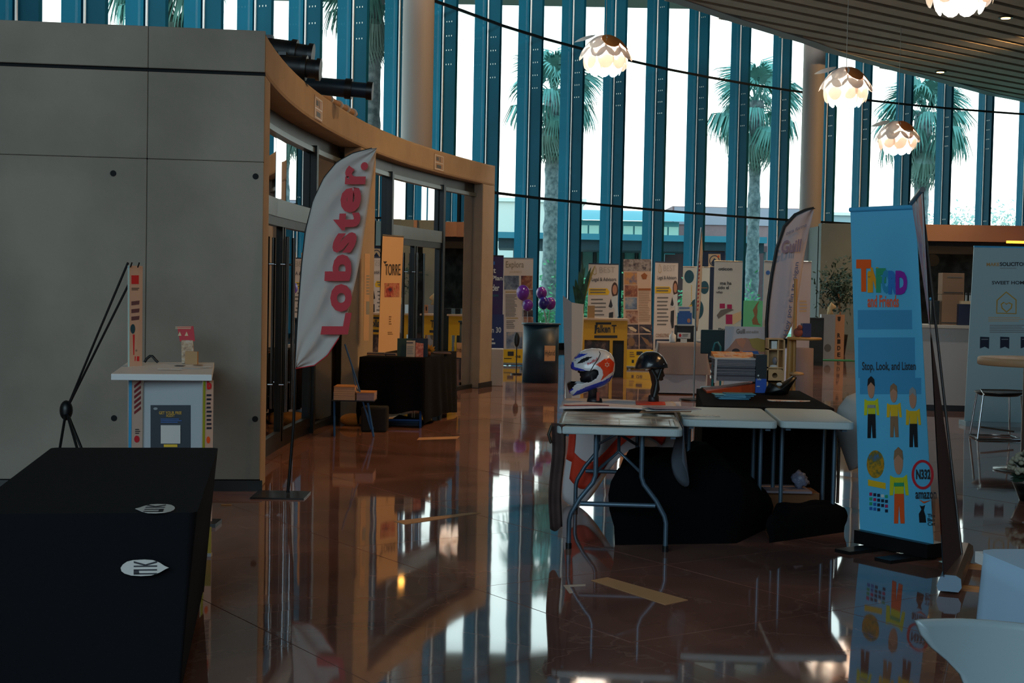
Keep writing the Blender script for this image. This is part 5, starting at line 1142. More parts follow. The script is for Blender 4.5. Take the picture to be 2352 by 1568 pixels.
# dark blue drum counter
c = fz(1241, 880); dc = thing('drum_counter', (c.x, c.y+.2, 0), 'dark blue oval counter with a small cream sign on its front', 'counter')
MB().lathe([(.001, 0), (.29, 0), (.285, .93), (0, .93)], (c.x, c.y+.2, 0), 40, sy=.75).build('body', mat('deep_teal_blue', '14384c', .4, var=.4, vscale=2), dc)
MB().lathe([(0, .93), (.315, .93), (.315, .955), (0, .957)], (c.x, c.y+.2, 0), 40, sy=.75).build('counter_top', mat('dark_top', '24404c', .25), dc)
q0 = fy(1250, 832, c.y-.03); q1 = fy(1276, 794, c.y-.03)
sg = Panel([(q0.x, c.y-.02, q0.z), (q1.x, c.y-.0, q0.z), (q1.x, c.y-.0, q1.z), (q0.x, c.y-.02, q1.z)], dc, mat('sign_cream', 'd8ac80', .6), 'sign', .004)
sg.text('Hybrid', 1252, 804, 1274, 820, INK, 0); sg.rect(1250, 829, 1276, 832, DKB)
o = MB(); cc = fy(1187, 780, 25); o.ball((cc.x, 25, cc.z), (.05, .02, .13), 14, 8); ln_ = thing('paddle', (cc.x, 25, 0), 'small dark oval paddle on a stand left of the dark blue counter', 'stand'); o.build('paddle_head', BLACKM, ln_); MB().tube([(cc.x, 25, .0), (cc.x, 25, cc.z-.1)], .01, 6).build('pole', BLACKM, ln_); MB().cyl((cc.x, 25, 0), (cc.x, 25, .02), .1, n=16).build('base', BLACKM, ln_)
# low white pedestal at the end of the curved front
c0, c1 = fz(1119, 886), fz(1152, 886); 
bevel(MB().box(c0.x+.02, c0.y, 0, c1.x+.02, c0.y+.3, .57).build('white_pedestal', mat('pedestal_white', 'c0b8b0', .5), label='low white pedestal at the foot of the last concrete pier', cat='pedestal'), .01)
# tall tapered planter
c = fy(1316, 900, 17); pl_ = thing('tall_planter', (c.x, 17, 0), 'tall white tapering planter with sword-leaved plant rising from it', 'plant')
k17 = 17/F; b = MB(); z1 = fy(1310, 690, 17).z; P0 = [(-.11, -.06), (-.02, -.12), (.10, -.08), (.12, .08), (-.09, .1)]
vs = [(c.x+x*.7, 17+y*.7, 0) for x, y in P0]+[(c.x+x*1.15+(-.02), 17+y*1.1, z1+(.06 if i == 0 else -.02*i if i < 3 else -.03)) for i, (x, y) in enumerate(P0)]
b.add(vs, [(i, (i+1) % 5, 5+(i+1) % 5, 5+i) for i in range(5)]+[(4, 3, 2, 1, 0)]); b.build('planter_shell', mat('planter_white', 'b4bcc2', .5), pl_)
LEAFG = mat('sword_leaf', '2e5a3c', .5, c2='1c3c30', vscale=14)
random.seed(12); ctr = fy(1330, 680, 17)
for i, (tx, ty, w_) in enumerate(((1338, 596, .035), (1345, 610, .03), (1322, 640, .03), (1330, 622, .035), (1368, 608, .028), (1352, 640, .03), (1316, 655, .028), (1340, 650, .035), (1325, 660, .03), (1358, 612, .03))):
    tp_ = fy(tx, ty, 17+random.uniform(-.1, .1)); b0 = Vector((ctr.x+random.uniform(-.05, .05), 17, z1-.15)); pts = []
    for j in range(7):
        t = j/6; q = b0*(1-t)+tp_*t+Vector((0, 0, .06*sin(pi*t))); ww = w_*(1-t**2.2)*(.6+.8*t) if t < 1 else 0
        pts += [q+Vector((-ww, 0, 0)), q+Vector((0, -.012*(1-t), 0)), q+Vector((ww, 0, 0))]
    b = MB(); b.add(pts, [(j*3+k, j*3+k+1, j*3+k+4, j*3+k+3) for j in range(6) for k in range(2)], 0, True); o = b.build('leaf', LEAFG if i != 4 else mat('yellow_leaf', '9a8a40', .5), pl_)
# yellow counter with black lettering
c0, c1 = fz(1334, 868), fz(1436, 868); Yk = c0.y; wt = c1.x-c0.x
yk = thing('yellow_counter', (c0.x, Yk, 0), 'yellow exhibition counter with bold black lettering on its front', 'counter'); zt_ = fy(1380, 735, Yk).z; zm = fy(1380, 781, Yk).z
q = Panel([(c0.x, Yk, zm), (c1.x, Yk, zm), (c1.x, Yk, zt_), (c0.x, Yk, zt_)], yk, mat('counter_yellow', 'd8a418', .5), 'name_board', .03)
q.text('Falken', 1366, 746, 1402, 764, INK, .03); q.rect(1368, 740, 1404, 745, INK); q.poly([(1365, 766), (1370, 740), (1374, 740), (1369, 766)], INK); q.text('T', 1405, 746, 1416, 764, INK, .02); q.rect(1365, 770, 1418, 776, INK)
q.rect(1334, 735, 1338, 781, mat('lime_edge', 'a8c850', .5), 'edge_strip')
MB().box(c0.x-.02, Yk-.03, zt_, c1.x+.02, Yk+.5, zt_+.03).build('counter_top', mat('cream_top', 'c8a888', .5), yk)
for x_ in (c0.x, c0.x+(c1.x-c0.x)*.62, c1.x-.05): MB().box(x_, Yk, 0, x_+.05, Yk+.04, zm).build('upright', MC['counter_yellow'], yk)
MB().box(c0.x+.05, Yk+.2, .1, c0.x+(c1.x-c0.x)*.62, Yk+.22, zm).build('lower_picture', PIC4, yk); MB().box(c0.x, Yk+.42, 0, c1.x, Yk+.45, zm).build('back_board', mat('dark_board', '14202a', .6), yk)
c = fy(1357, 735, Yk+.2); MB().box(c.x-.06, Yk+.15, zt_+.031, c.x+.06, Yk+.28, zt_+.24).build('tan_carton', mat('tan_carton', 'a07c50', .7), label='small tan carton standing on the yellow counter', cat='box')
# the two legal-advice banners
def legal(pts, Y, label, dx):
    T, p = rollup('rollup_banner', label, pts, BW, Y, zb=.08, cas=DKB)
    L, R_, y = pts[0], pts[1], pts[2]; w_ = R_-L; X = lambda u: L+w_*u
    lo = [(X(.13), y+22), (X(.16), y+8), (X(.2), y+4), (X(.25), y+10), (X(.27), y+22), (X(.2), y+26)]; p.ring(lo, 2, FAINT, 'logo_outline')
    p.text('BEST', X(.36), y+7, X(.88), y+20, mat('print_faint_grey', 'aca294', .6), -.01)
    p.text('Legal & Advisors', X(.1), y+31, X(.92), y+42, INK, .01); p.poly([(X(0), y+56), (X(.62), y+56), (X(.7), y+64), (X(.66), y+71), (X(0), y+71)][::-1], YEL, 'printed_panel'); p.lines(X(.05), y+58, X(.62), y+70, 2, TXG, lift=2)
    p.disc(X(.87), y+60, w_*.11, 18, mat('print_hair_brown', '4a3028', .6), 'printed_hair'); p.disc(X(.87), y+59, w_*.075, 11, FLESH, 'printed_face', 2)
    p.poly([(X(.7), y+105), (X(.78), y+75), (X(.95), y+72), (X(.99), y+120), (X(.9), y+125), (X(.85), y+100)][::-1], PAPER, 'printed_jacket', lift=1.5); p.poly([(X(.66), y+98), (X(.74), y+80), (X(.8), y+96), (X(.76), y+101)][::-1], INK, 'printed_shape', lift=2)
    p.poly([(X(.66), y+135), (X(.68), y+112), (X(.82), y+110), (X(.8), y+150), (X(.72), y+152)][::-1], INK, 'printed_shape', lift=1.5); p.lines(X(.08), y+80, X(.58), y+150, 8, TXG, fill=.35)
    return p
legal((1352, 1421, 606, 0), 28.3, 'white legal advisers banner with yellow strip behind the yellow counter', 0)
p = legal((1505, 1558, 602, 0), 27.6, 'white legal advisers banner right of the boat-picture banner', 0)
p.text('CONSULTING', 1506, 766, 1536, 774, BROWN, .02); p.rect(1505, 779, 1558, 800, DKB, 'printed_panel', lift=.8)
# boat picture banner
T, p = rollup('rollup_banner', 'tall banner of boat pictures with a yellow foot in the middle of the back row', (1432, 1496, 595, .045), mat('banner_pale_beige', 'd0ac90', .6), 27.4, zb=.06, rail=False)
p.rect(1432, 595, 1496, 622, picture('pic_crowd', ['2c2426', '7a6860', 'a8988c', '3c3034'], 9), 'printed_picture')
for (x0_, y0_, x1_, y1_, m_) in ((1434, 625, 1463, 653, picture('pic_beach', ['4a5c7c', 'c88a48', '8c6040'], 6)), (1435, 655, 1464, 681, PIC2), (1436, 683, 1463, 710, PIC1), (1437, 713, 1465, 742, PIC3)): p.rect(x0_, y0_, x1_, y1_, m_, 'printed_picture')
p.poly([(1472, 632), (1480, 626), (1487, 632), (1484, 641), (1476, 641)][::-1], mat('rust_print', '9a5420', .6), 'emblem'); p.rect(1466, 662, 1495, 667, MC['rust_print']); p.lines(1467, 670, 1495, 740, 18, BROWN, fill=.3)
for (x0_, y0_, x1_, y1_) in ((1438, 745, 1466, 765), (1468, 745, 1498, 765), (1439, 768, 1467, 801), (1469, 768, 1499, 801)): p.rect(x0_, y0_, x1_, y1_, PIC4, 'printed_picture')
p.poly([(1442, 750), (1452, 750), (1463, 758), (1460, 762), (1448, 757)][::-1], CREAM, 'printed_boat', lift=2); p.poly([(1472, 749), (1490, 757), (1496, 763), (1484, 760)][::-1], CREAM, 'printed_boat', lift=2); p.disc(1450, 785, 8, 10, BROWN, 'printed_boat', 2); p.poly([(1472, 772), (1488, 780), (1496, 796), (1484, 790)][::-1], BROWN, 'printed_boat', lift=2)
p.rect(1439, 803, 1500, 848, YEL, 'printed_panel'); p.rect(1462, 807, 1476, 815, INK, lift=2); p.rect(1451, 826, 1456, 833, INK, lift=2); p.text('CNB', 1462, 826, 1476, 833, INK, .03, lift=2); p.lines(1446, 808, 1458, 822, 3, BROWN, lift=2)
# circle banner
T, p = rollup('rollup_banner', 'white banner with three dark teal discs behind the thin feather flag', (1569, 1631, 613, 0), mat('banner_cool_white', 'bcc4c0', .6), 28.4, zb=.08)
p.disc(1583, 635, 11, 15, TEAL); p.disc(1618, 660, 10, 15, TEAL); p.disc(1600, 710, 16, 24, TEAL); p.poly([(1582, 702), (1590, 699), (1586, 712)][::-1], YEL, lift=2); p.lines(1587, 655, 1590, 700, 12, YEL); p.lines(1608, 660, 1626, 664, 1, BROWN, lift=2)
# thin feather flag seen from its edge
ef = thing('feather_flag', (fy(1600, 700, 20).x, 20, 0), 'thin white feather flag with small red letters seen nearly edge-on', 'flag')
eA = [(1596, 760), (1598, 700), (1601, 640), (1605, 580), (1611, 522)]; eB = [(1602, 760), (1609, 700), (1612, 640), (1614, 580), (1612, 522)]
ec = feather(ef, eA, eB, MC['flag_white'], 16, 4, lambda u, v: 20+.25*u); q = fy(1597, 760, 20)
MB().tube([(q.x, 20, 0), q]+[fy(x, y, 20) for x, y in eA[1:]], .012, 6).build('pole', ALU, ef); MB().cyl((q.x, 20, 0), (q.x, 20, .02), .2, n=20).build('base_plate', BLACKM, ef)
b = MB()
random.seed(6)
for i in range(13):
    y = 600+i*9; x = 1606-(i*.35); s_ = random.choice((2, 3)); b.add([fy(x-1, y+5, 19.97), fy(x+s_-1, y+5, 19.97), fy(x+s_, y, 19.97), fy(x, y, 19.97)], [(0, 1, 2, 3)])
b.build('lettering', RED, ec)
# dark blue sign with square emblem
T, p = rollup('rollup_banner', 'dark blue banner with a cream square emblem at its top behind the white drawing banner', (1615, 1665, 577, 0), DKB, 30.2, zb=.08, cas=BLACKM)
p.rect(1627, 583, 1655, 613, CREAM, 'emblem_square'); p.ring([(1641+12*cos(2*pi*i/24), 599+13*sin(2*pi*i/24)) for i in range(24)], 2, DKB, 'emblem_ring', 2); p.poly([(1633, 603), (1641, 592), (1650, 603), (1645, 610), (1637, 610)][::-1], DKB, 'emblem', lift=2); p.disc(1650, 589, 2.5, 3, ORG, 'emblem', 2)
# hearing banner
T, p = rollup('rollup_banner', 'white banner with a hand and magenta boxes drawing right of the disc banner', (1641, 1706, 600, 0), mat('banner_cool_white2', 'c6c8c4', .6), 26.2, zb=.08)
p.text('oticon', 1650, 614, 1682, 621, INK, .03); p.text('me ha', 1654, 646, 1680, 654, INK, .02); p.text('sido el', 1649, 656, 1674, 664, INK, .02); p.text('reflejo', 1645, 668, 1660, 675, INK, .02); p.text('Flex', 1650, 753, 1668, 759, INK, .02)
p.rect(1653, 697, 1665, 708, MAG); p.rect(1670, 699, 1681, 710, MAG); p.rect(1667, 722, 1682, 744, MAG); p.poly([(1646, 724), (1655, 712), (1672, 708), (1686, 711), (1672, 717), (1655, 728), (1650, 732)][::-1], TXG, 'printed_hand', lift=2)
p.poly([(1682, 722), (1703, 714), (1703, 733), (1683, 746)][::-1], CREAM, 'printed_box'); 
# pair of pale banners behind the big feather flag
T, p = rollup('rollup_banner', 'pale banner with a blue dot left of the large feather flag pole', (1755, 1785, 600, 0), mat('banner_pale_blue', 'a8b4bc', .6), 27.2, zb=.08); p.disc(1764, 626, 5, 5, BLUE)
T, p = rollup('rollup_banner', 'plain pale banner right of the large feather flag', (1822, 1864, 601, 0), mat('banner_lilac_grey', 'b0a8ac', .6), 27.0, zb=.08); p.lines(1836, 690, 1856, 720, 4, FAINT)
# green backdrop with bronze figure, and small black card
T, p = rollup('exhibit_panel', 'small green exhibit panel with a bronze dancer figure print', (1708, 1752, 690, 0), mat('mint_green_sheet', '68c890', .6), 25.5, zb=.3, base=False, rail=False)
p.poly([(1729, 745), (1727, 735), (1733, 725), (1729, 712), (1736, 700), (1744, 690), (1739, 703), (1740, 715), (1738, 728), (1742, 742), (1748, 746)][::-1], BROWN, 'printed_figure')
MB().tube([fy(1712, 740, 25.55), (fy(1712, 740, 25.55).x, 25.55, 0)], .015, 8).build('leg', ALU, T); MB().tube([fy(1748, 740, 25.55), (fy(1748, 740, 25.55).x, 25.55, 0)], .015, 8).build('leg', ALU, T)
# ---- grey clothed table with small displays
c0, c1 = fz(1508, 905), fz(1634, 905); Yg = c0.y+.06; gx0, gx1 = fy(1512, 800, Yg).x, fy(1622, 800, Yg).x
tg = thing('covered_table', ((gx0+gx1)/2, Yg+.35, 0), 'table with a mauve-grey cloth over a longer white one in the middle distance', 'table')
tpg = [(gx0, Yg), (gx1, Yg), (gx1+.06, Yg+.75), (gx0+.05, Yg+.75)]
MB().prism(tpg, .70, .73).build('tabletop', WHITE, tg)
drape(tpg, .742, .02, mat('under_cloth_white', 'b8b4b8', .85), 'under_cloth', tg, flare=.03, wave=.012, nw=14, label='longer white undercloth'); drape(tpg, .752, .3, mat('mauve_grey_cloth', '8a7c78', .85), 'tablecloth', tg, flare=.085, wave=.012, nw=9, label='mauve-grey tablecloth')
def onG(x, y=790): return fy(x, y, Yg+.3)
c = onG(1573); fx = thing('poster_stand', (c.x, Yg+.35, .754), 'black open display frame holding a blue and white poster on the mauve table', 'display')
zA = fy(1573, 748, Yg+.3).z; zB = fy(1573, 703, Yg+.3).z; xA, xB = onG(1552).x, onG(1597).x
for x_ in (xA, xB-.012): MB().box(x_, Yg+.3, .754, x_+.012, Yg+.32, zA).build('post', BLACKM, fx)
MB().box(xA, Yg+.3, zA-.012, xB, Yg+.32, zA).build('top_bar', BLACKM, fx); MB().box(xA, Yg+.5, .754, xB, Yg+.52, zA).build('back_board', mat('dark_board', '14202a', .6), fx)
xA2, xB2 = onG(1555).x, onG(1589).x
q = Panel([(xA2, Yg+.31, zA+.001), (xB2, Yg+.31, zA+.001), (xB2, Yg+.31, zB), (xA2, Yg+.31, zB)], fx, PAPER, 'poster', .01); q.rect(1556, 718, 1589, 744, BLUE, 'printed_panel'); q.rect(1560, 714, 1585, 718, BLUE); q.lines(1560, 706, 1585, 711, 1, BLUE); q.disc(1582, 736, 4, 5, FLESH, 'printed_picture', 2)
c = onG(1543); bt = thing('pump_bottle', (c.x, Yg+.2, .754), 'clear pump bottle at the left end of the mauve table', 'bottle'); MB().lathe([(0, .754), (.045, .754), (.05, .77), (.05, .86), (.02, .885), (.02, .90)], (c.x, Yg+.2, 0), 18).build('bottle_body', WHITE, bt); MB().lathe([(.014, .90), (.014, .925), (.0, .925)], (c.x, Yg+.2, 0), 12).build('pump', PALE, bt); MB().tube([(c.x, Yg+.2, .92), (c.x-.03, Yg+.2, .92)], .005, 6).build('nozzle', PALE, bt)
for i, (x0_, x1_, y0_, y1_, lb) in enumerate(((1556, 1586, 764, 777, 'white name card with red print in the black frame'), (1563, 1578, 777, 790, 'white card stand below the name card on the mauve table'))):
    a, b_ = fy(x0_, y1_, Yg+.12), fy(x1_, y0_, Yg+.12); zz_ = .754 if i else a.z
    if i: b__ = MB(); b__.box(a.x, Yg+.12, .754, b_.x, Yg+.14, b_.z+.003).build('card_stand', PAPER, label=lb, cat='card')
    else:
        T2 = thing('name_card', (a.x, Yg+.12, a.z), lb, 'card'); q = Panel([(a.x, Yg+.12, a.z), (b_.x, Yg+.12, a.z), (b_.x, Yg+.12, b_.z), (a.x, Yg+.12, b_.z)], T2, PAPER, 'card_sheet', .012); q.disc(1562, 770, 3, 4, RED); q.lines(1567, 767, 1583, 774, 2, TXG)
c = fy(1609, 790, Yg+.2); MB().ball((c.x, Yg+.2, .78), (.07, .05, .026), 14, 8).build('crumpled_napkin', PALE, label='small crumpled pale napkin at the right end of the mauve table', cat='napkin')
# monitor and hoop-backed chair
c = fy(1640, 790, 16.5); mo = thing('monitor_stand', (c.x, 16.5, 0), 'dark teal screen on a floor stand beside the mauve table', 'screen'); a, b_ = fy(1609, 812, 16.5), fy(1668, 758, 16.5)
bevel(MB().box(a.x, 16.5, a.z, b_.x, 16.54, b_.z).build('screen', mat('dark_teal_screen', '0c2c34', .3), mo), .01); MB().cyl((c.x, 16.52, .02), (c.x, 16.52, a.z), .02, n=10).build('pole', BLACKM, mo); MB().cyl((c.x, 16.52, 0), (c.x, 16.52, .02), .18, n=24).build('base', BLACKM, mo)
hc = thing('hoop_chair', (c.x+.0, 16.0, 0), 'teal hoop-backed chair in front of the dark screen', 'chair'); q = fy(1642, 800, 15.9); TL = mat('teal_frame', '1c6c74', .3)
m = MB(); m.tube([(q.x-.02, 15.9, .46), (q.x-.02, 15.9, q.z), (q.x, 15.9, q.z+.06), (q.x+.03, 15.9, q.z+.07), (q.x+.06, 15.9, q.z+.02), (q.x+.07, 15.9, .46)], .012, 8); m.build('hoop_back', TL, hc); MB().lathe([(0, .45), (.19, .45), (.2, .46), (.19, .48), (0, .48)], (q.x+.02, 15.72, 0), 24).build('seat', BLACKM, hc)
for dx, dy in ((-.13, -.13), (.15, -.13), (-.13, .13), (.15, .13)): MB().cyl((q.x+.02+dx, 15.72+dy, 0), (q.x+.02+dx*.8, 15.72+dy*.8, .45), .012, n=8).build('leg', TL, hc)
# hearing board with elderly people
a = fy(1664, 822, 15.2); b_ = fy(1764, 751, 15.2); hb = thing('hearing_board', ((a.x+b_.x)/2, 15.2, 0), 'white board with a printed couple standing behind the newspapers', 'board')
q = Panel([(a.x, 15.2, .5), (b_.x, 15.2, .5), (b_.x, 15.2, b_.z), (a.x, 15.2, b_.z)], hb, mat('board_lilac_white', 'b8bcc4', .5), 'board_sheet', .02)
q.text('Guill', 1691, 755, 1711, 766, TXG, .03); q.text('centro auditivo', 1713, 758, 1742, 765, TXG, .0)
q.poly([(1664, 822), (1664, 806), (1674, 798), (1690, 778), (1712, 776), (1724, 778), (1740, 776), (1763, 782), (1763, 822)][::-1], mat('print_dusty_pink', 'a88070', .6), 'printed_people'); q.poly([(1720, 778), (1740, 776), (1763, 782), (1763, 806), (1748, 808), (1728, 798)][::-1], mat('print_straw_hair', '9c8c48', .6), 'printed_hair', lift=2)
q.poly([(1690, 778), (1704, 776), (1714, 782), (1706, 800), (1694, 790)][::-1], FLESH, 'printed_face', lift=2); q.disc(1690, 806, 9, 6, INK, 'printed_shadow', 2); q.poly([(1700, 822), (1706, 806), (1740, 806), (1748, 822)][::-1], BLUE, 'printed_shirt', lift=1.6)
for x_ in (a.x+.05, b_.x-.05): MB().box(x_-.015, 15.22, 0, x_+.015, 15.26, .52).build('leg', ALU, hb); MB().box(x_-.02, 15.05, 0, x_+.02, 15.45, .02).build('foot', ALU, hb)
# big feather flag
GY = 14.6; gf_ = thing('feather_flag', (fy(1765, 800, GY).x, GY, 0), 'large white feather flag with a black edge and blue upward lettering', 'flag')
eL = [(1760, 800), (1760, 740), (1764, 690), (1772, 630), (1783, 570), (1800, 520), (1825, 492), (1850, 481), (1869, 477)]; eR = [(1766, 802), (1806, 776), (1822, 740), (1832, 690), (1840, 640), (1847, 590), (1856, 540), (1864, 505), (1870, 477)]
gc = feather(gf_, eL, eR, mat('flag_lilac_white', 'bcb4bc', .75, bump=.3, bscale=5), 34, 10, lambda u, v: GY+.04*sin(6*u+3*v)*u)
pts = [fy(x, y, GY-.01) for x, y in eL]; MB().tube([(pts[0].x, GY, .02)]+pts, [.014]*4+[.013]*3+[.010]*3, 8).build('pole', BLACKM, gf_)
b = MB(); q_ = [fy(x, y, GY-.02) for x, y in eL]; r_ = [fy(x+5, y+2, GY-.02) for x, y in eL]; b.add(q_+r_, [(i, i+1, len(q_)+i+1, len(q_)+i) for i in range(len(q_)-1)]); b.build('black_sleeve', BLACKM, gf_)
MB().box(pts[0].x-.2, GY-.2, 0, pts[0].x+.2, GY+.2, .015).build('base_plate', BLACKM, gf_)
BT = mat('print_slate_blue', '56648c', .6)
flagtext(gc, 'Hoy por fin te oigan', (1812, 770), (1838, 602), (-13, 0), BT, GY-.06, .01); flagtext(gc, 'Guill', (1793, 582), (1838, 578), (4, -30), mat('print_mauve', '8c7a90', .6), GY-.06, .03); flagtext(gc, 'otra forma', (1805, 540), (1852, 520), (2, -9), BT, GY-.06, 0)
# cat-tree style pole stand with round shelf
Yp = 13.2; kp = Yp/F; c = fy(1832, 780, Yp); g_ = fz(1832, 655+H*F/Yp)
cs = thing('pole_display', (c.x, Yp, 0), 'pale wooden pole display with a round shelf behind the plywood tower', 'display')
PW = mat('pole_wood', 'b8874a', .5)
p0 = fy(1824, 900, Yp); MB().tube([(p0.x, Yp, 0), fy(1828, 640, Yp)], .016, 10).build('pole', PW, cs); MB().tube([(p0.x-.05, Yp+.05, 0), fy(1816, 780, Yp+.05)], .03, 12).build('post', PW, cs); MB().cyl((p0.x, Yp, 0), (p0.x, Yp, .04), .25, n=30).build('base', PW, cs)
sh = fy(1845, 777, Yp); MB().lathe([(0, sh.z-.012), (.155, sh.z-.012), (.16, sh.z), (.155, sh.z+.012), (0, sh.z+.012)], (sh.x, Yp-.05, 0), 32, sy=.9).build('round_shelf', PW, cs)
s2 = fy(1829, 860, Yp); MB().lathe([(0, s2.z-.01), (.07, s2.z), (.06, s2.z+.02), (0, s2.z+.03)], (s2.x, Yp-.02, 0), 20).build('small_perch', MC['plywood'], cs)
c = fy(1851, 758, Yp); bevel(MB().box(c.x-.04, Yp-.05, sh.z+.0125, c.x+.04, Yp+.05, sh.z+.14).build('blue_carton', mat('carton_navy', '232c5c', .6), label='navy carton standing on the round wooden shelf', cat='box'), .004)
c = fy(1832, 758, Yp); m = MB(); m.ball((c.x, Yp-.03, sh.z+.055), (.045, .04, .042)); m.ball((c.x+.01, Yp-.05, sh.z+.10), (.025, .025, .025), 12, 8); m.build('plush_toy', mat('rust_plush', '8c4a3c', .9), label='rust coloured plush toy on the round wooden shelf', cat='toy')
# white upright drum near the shelf
c = fy(1848, 855, 13.8); MB().lathe([(0, 0), (.09, 0), (.11, .1), (.10, 1.0), (0, 1.0)], (c.x, 13.9, 0), 20).build('fabric_column', mat('dusty_column', '8c7c80', .8), label='dusty pink fabric-covered column behind the wooden pole display', cat='column')
# dark office chair / cabinet
c = fy(1870, 760, 30); g_ = thing('dark_cabinet', (c.x, 30, 0), 'dark cabinet in the shade left of the white RIDE box', 'cabinet'); MB().box(c.x-.15, 30, 0, c.x+.2, 30.4, 1.0).build('cabinet_body', mat('near_black_teal', '0c181c', .6), g_); MB().box(c.x-.13, 29.985, .08, c.x+.18, 29.998, .94).build('cabinet_door', mat('dark_teal_door', '122226', .5), g_)
# RIDE box
c0 = fz(1884, 823); kR = c0.y; rb = thing('ride_box', (c0.x+.2, kR, 0), 'tall white box with dark lettering down its warm right side', 'box')
a, b_, d_ = c0.x, fy(1917, 800, kR).x, fy(1937, 800, kR+.25).x; zt_ = fy(1900, 722, kR).z
q = Panel([(a, kR, 0), (b_, kR, 0), (b_, kR, zt_), (a, kR, zt_)], rb, mat('box_white', 'a8a8ac', .6), 'front_side', .01); q.disc(1901, 799, 8, 9, TXG, 'emblem')
q = Panel([(b_+.001, kR, 0), (d_, kR+.2, 0), (d_, kR+.2, zt_), (b_+.001, kR, zt_)], rb, mat('box_warm', 'b8947c', .6), 'lettered_side', .01)
for ch_, y in zip('RIDE', (770, 784, 799, 814)): q.text(ch_, 1923, y-5, 1930, y+5, INK, .03)
q.poly([(1924, 727), (1931, 727), (1930, 736), (1927, 738), (1924, 735)][::-1], INK, 'emblem')
MB().prism([(a, kR+.01), (b_, kR+.01), (d_-.01, kR+.2), (a+.03, kR+.3)], 0, zt_-.002).build('box_core', MC['box_white'], rb)
hk = ((0, 0), )
hp = fy(1908, 722, kR+.1); P_ = [((x-1908)*kR/F, -(y-722)*kR/F) for x, y in ((1899, 722), (1901, 706), (1906, 698), (1908, 693), (1911, 696), (1919, 702), (1920, 707), (1912, 706), (1911, 712), (1915, 722))]
MB().inflate(dense(P_, 2), (-.01, .1), .05, ((hp.x, kR+.1, zt_), (1, 0, 0), (0, 0, 1), (0, -1, 0)), 5).build('horse_head', mat('cream_statue', 'c8ac80', .6), label='small cream horse head ornament on top of the lettered box', cat='ornament')
c = fz(1880, 826); MB().bbox((c.x+.3, c.y-.1, .006), (.9, .5, .012)).build('green_mat', mat('green_mat', '1c7a3c', .9), label='thin green mat on the floor at the lettered box', cat='mat')
# indoor tree behind the box
c = fy(1925, 700, 35.5); it = thing('potted_tree', (c.x, 35.5, 0), 'dark potted tree against the shaded kiosk wall', 'plant'); MB().lathe([(0, 0), (.2, 0), (.26, .5), (.24, .5), (0, .46)], (c.x, 35.5, 0), 20).build('pot', BLACKM, it); MB().tube([(c.x, 35.5, .46), (c.x+.05, 35.5, 1.0), (c.x-.02, 35.5, 1.6)], .03, 8).build('trunk', BROWN, it)
random.seed(21); m = MB()
for i in range(700):
    q = Vector((random.gauss(0, .24), random.gauss(0, .2), random.gauss(0, .27))); q = Vector((c.x, 35.5, 1.65))+q; d_ = Vector((random.gauss(0, 1), random.gauss(0, 1), random.gauss(0, 1))).normalized(); s_ = d_.orthogonal().normalized()*.03
    m.add([q, q+d_*.05+s_, q+d_*.12, q+d_*.05-s_], [(0, 1, 2, 3)])
m.build('foliage', mat('shade_leaf', '1e3a32', .7), it)['kind'] = 'stuff'
# ---- bar counter and goods at the right
c0 = fz(2098, 942); yb = c0.y; bar = thing('bar_counter', (c0.x+1.2, yb, 0), 'long pale bar counter between the blue banner and the white panel', 'counter')
bx0 = c0.x; MB().prism([(bx0, yb), (bx0+3.2, yb-.35), (bx0+3.2, yb+.35), (bx0, yb+.6)], .08, 1.10).build('counter_front', mat('counter_pale', 'b4aeaa', .6), bar); MB().prism([(bx0+.03, yb+.03), (bx0+3.2, yb-.32), (bx0+3.2, yb+.3), (bx0, yb+.5)], 0, .08).build('plinth', mat('dark_plinth', '2c2c30', .6), bar)
MB().prism([(bx0-.03, yb-.04), (bx0+3.22, yb-.39), (bx0+3.2, yb+.38), (bx0-.03, yb+.64)], 1.10, 1.14).build('counter_top', mat('counter_top_warm', 'c8b8a8', .5), bar)
def onbar(x, y, dy=.2): return fy(x, y, yb-.05+dy)
def ybar(x, d=.22): return yb-.11*(x-bx0)+d
def goods(nm, x0_, x1_, y0_, m_, lb, cat, dpt=.2, back=0, parts=None):
    X0 = fy(x0_, 740, yb+.2+back).x; X1 = fy(x1_, 740, yb+.2+back).x; Z1 = fy((x0_+x1_)/2, y0_, yb+.2+back).z
    T = thing(nm, ((X0+X1)/2, yb+.2+back, 1.141), lb, cat); bevel(MB().box(X0, yb+.1+back, 1.141, X1, yb+.1+dpt+back, Z1).build(nm+'_body', m_, T), .006); return T, X0, X1, Z1
T, X0, X1, Z1 = goods('carton', 2157, 2208, 676, mat('corrugated_brown', '8c6a50', .8), 'lower brown carton of the pair stacked on the bar', 'box')
MB().box(X0-.001, yb+.097, 1.16, X1, yb+.099, 1.175).build('tape_line', INK, T)
zt2 = fy(2182, 627, yb+.2).z; T = thing('carton', ((X0+X1)/2, yb+.2, Z1), 'upper brown carton of the pair stacked on the bar', 'box'); bevel(MB().box(X0-.002, yb+.1, Z1+.001, X1-.006, yb+.3, zt2).build('carton_body', MC['corrugated_brown'], T), .006)
MB().box(X0+.06, yb+.096, zt2-.06, X1-.04, yb+.0985, zt2-.05).build('printed_line', TXG, T); MB().box(X0+.02, yb+.096, Z1+.02, X1-.02, yb+.0985, Z1+.03).build('printed_line', INK, T)
T, X0, X1, Z1 = goods('navy_crate', 2196, 2238, 698, mat('navy_crate', '1c2440', .6), 'navy blue crate on the bar beside the brown cartons', 'crate', .15, -.08); MB().box(X0+.03, yb+.03, Z1, X1-.02, yb+.1, Z1+.04).build('orange_packets', CREAM, T)
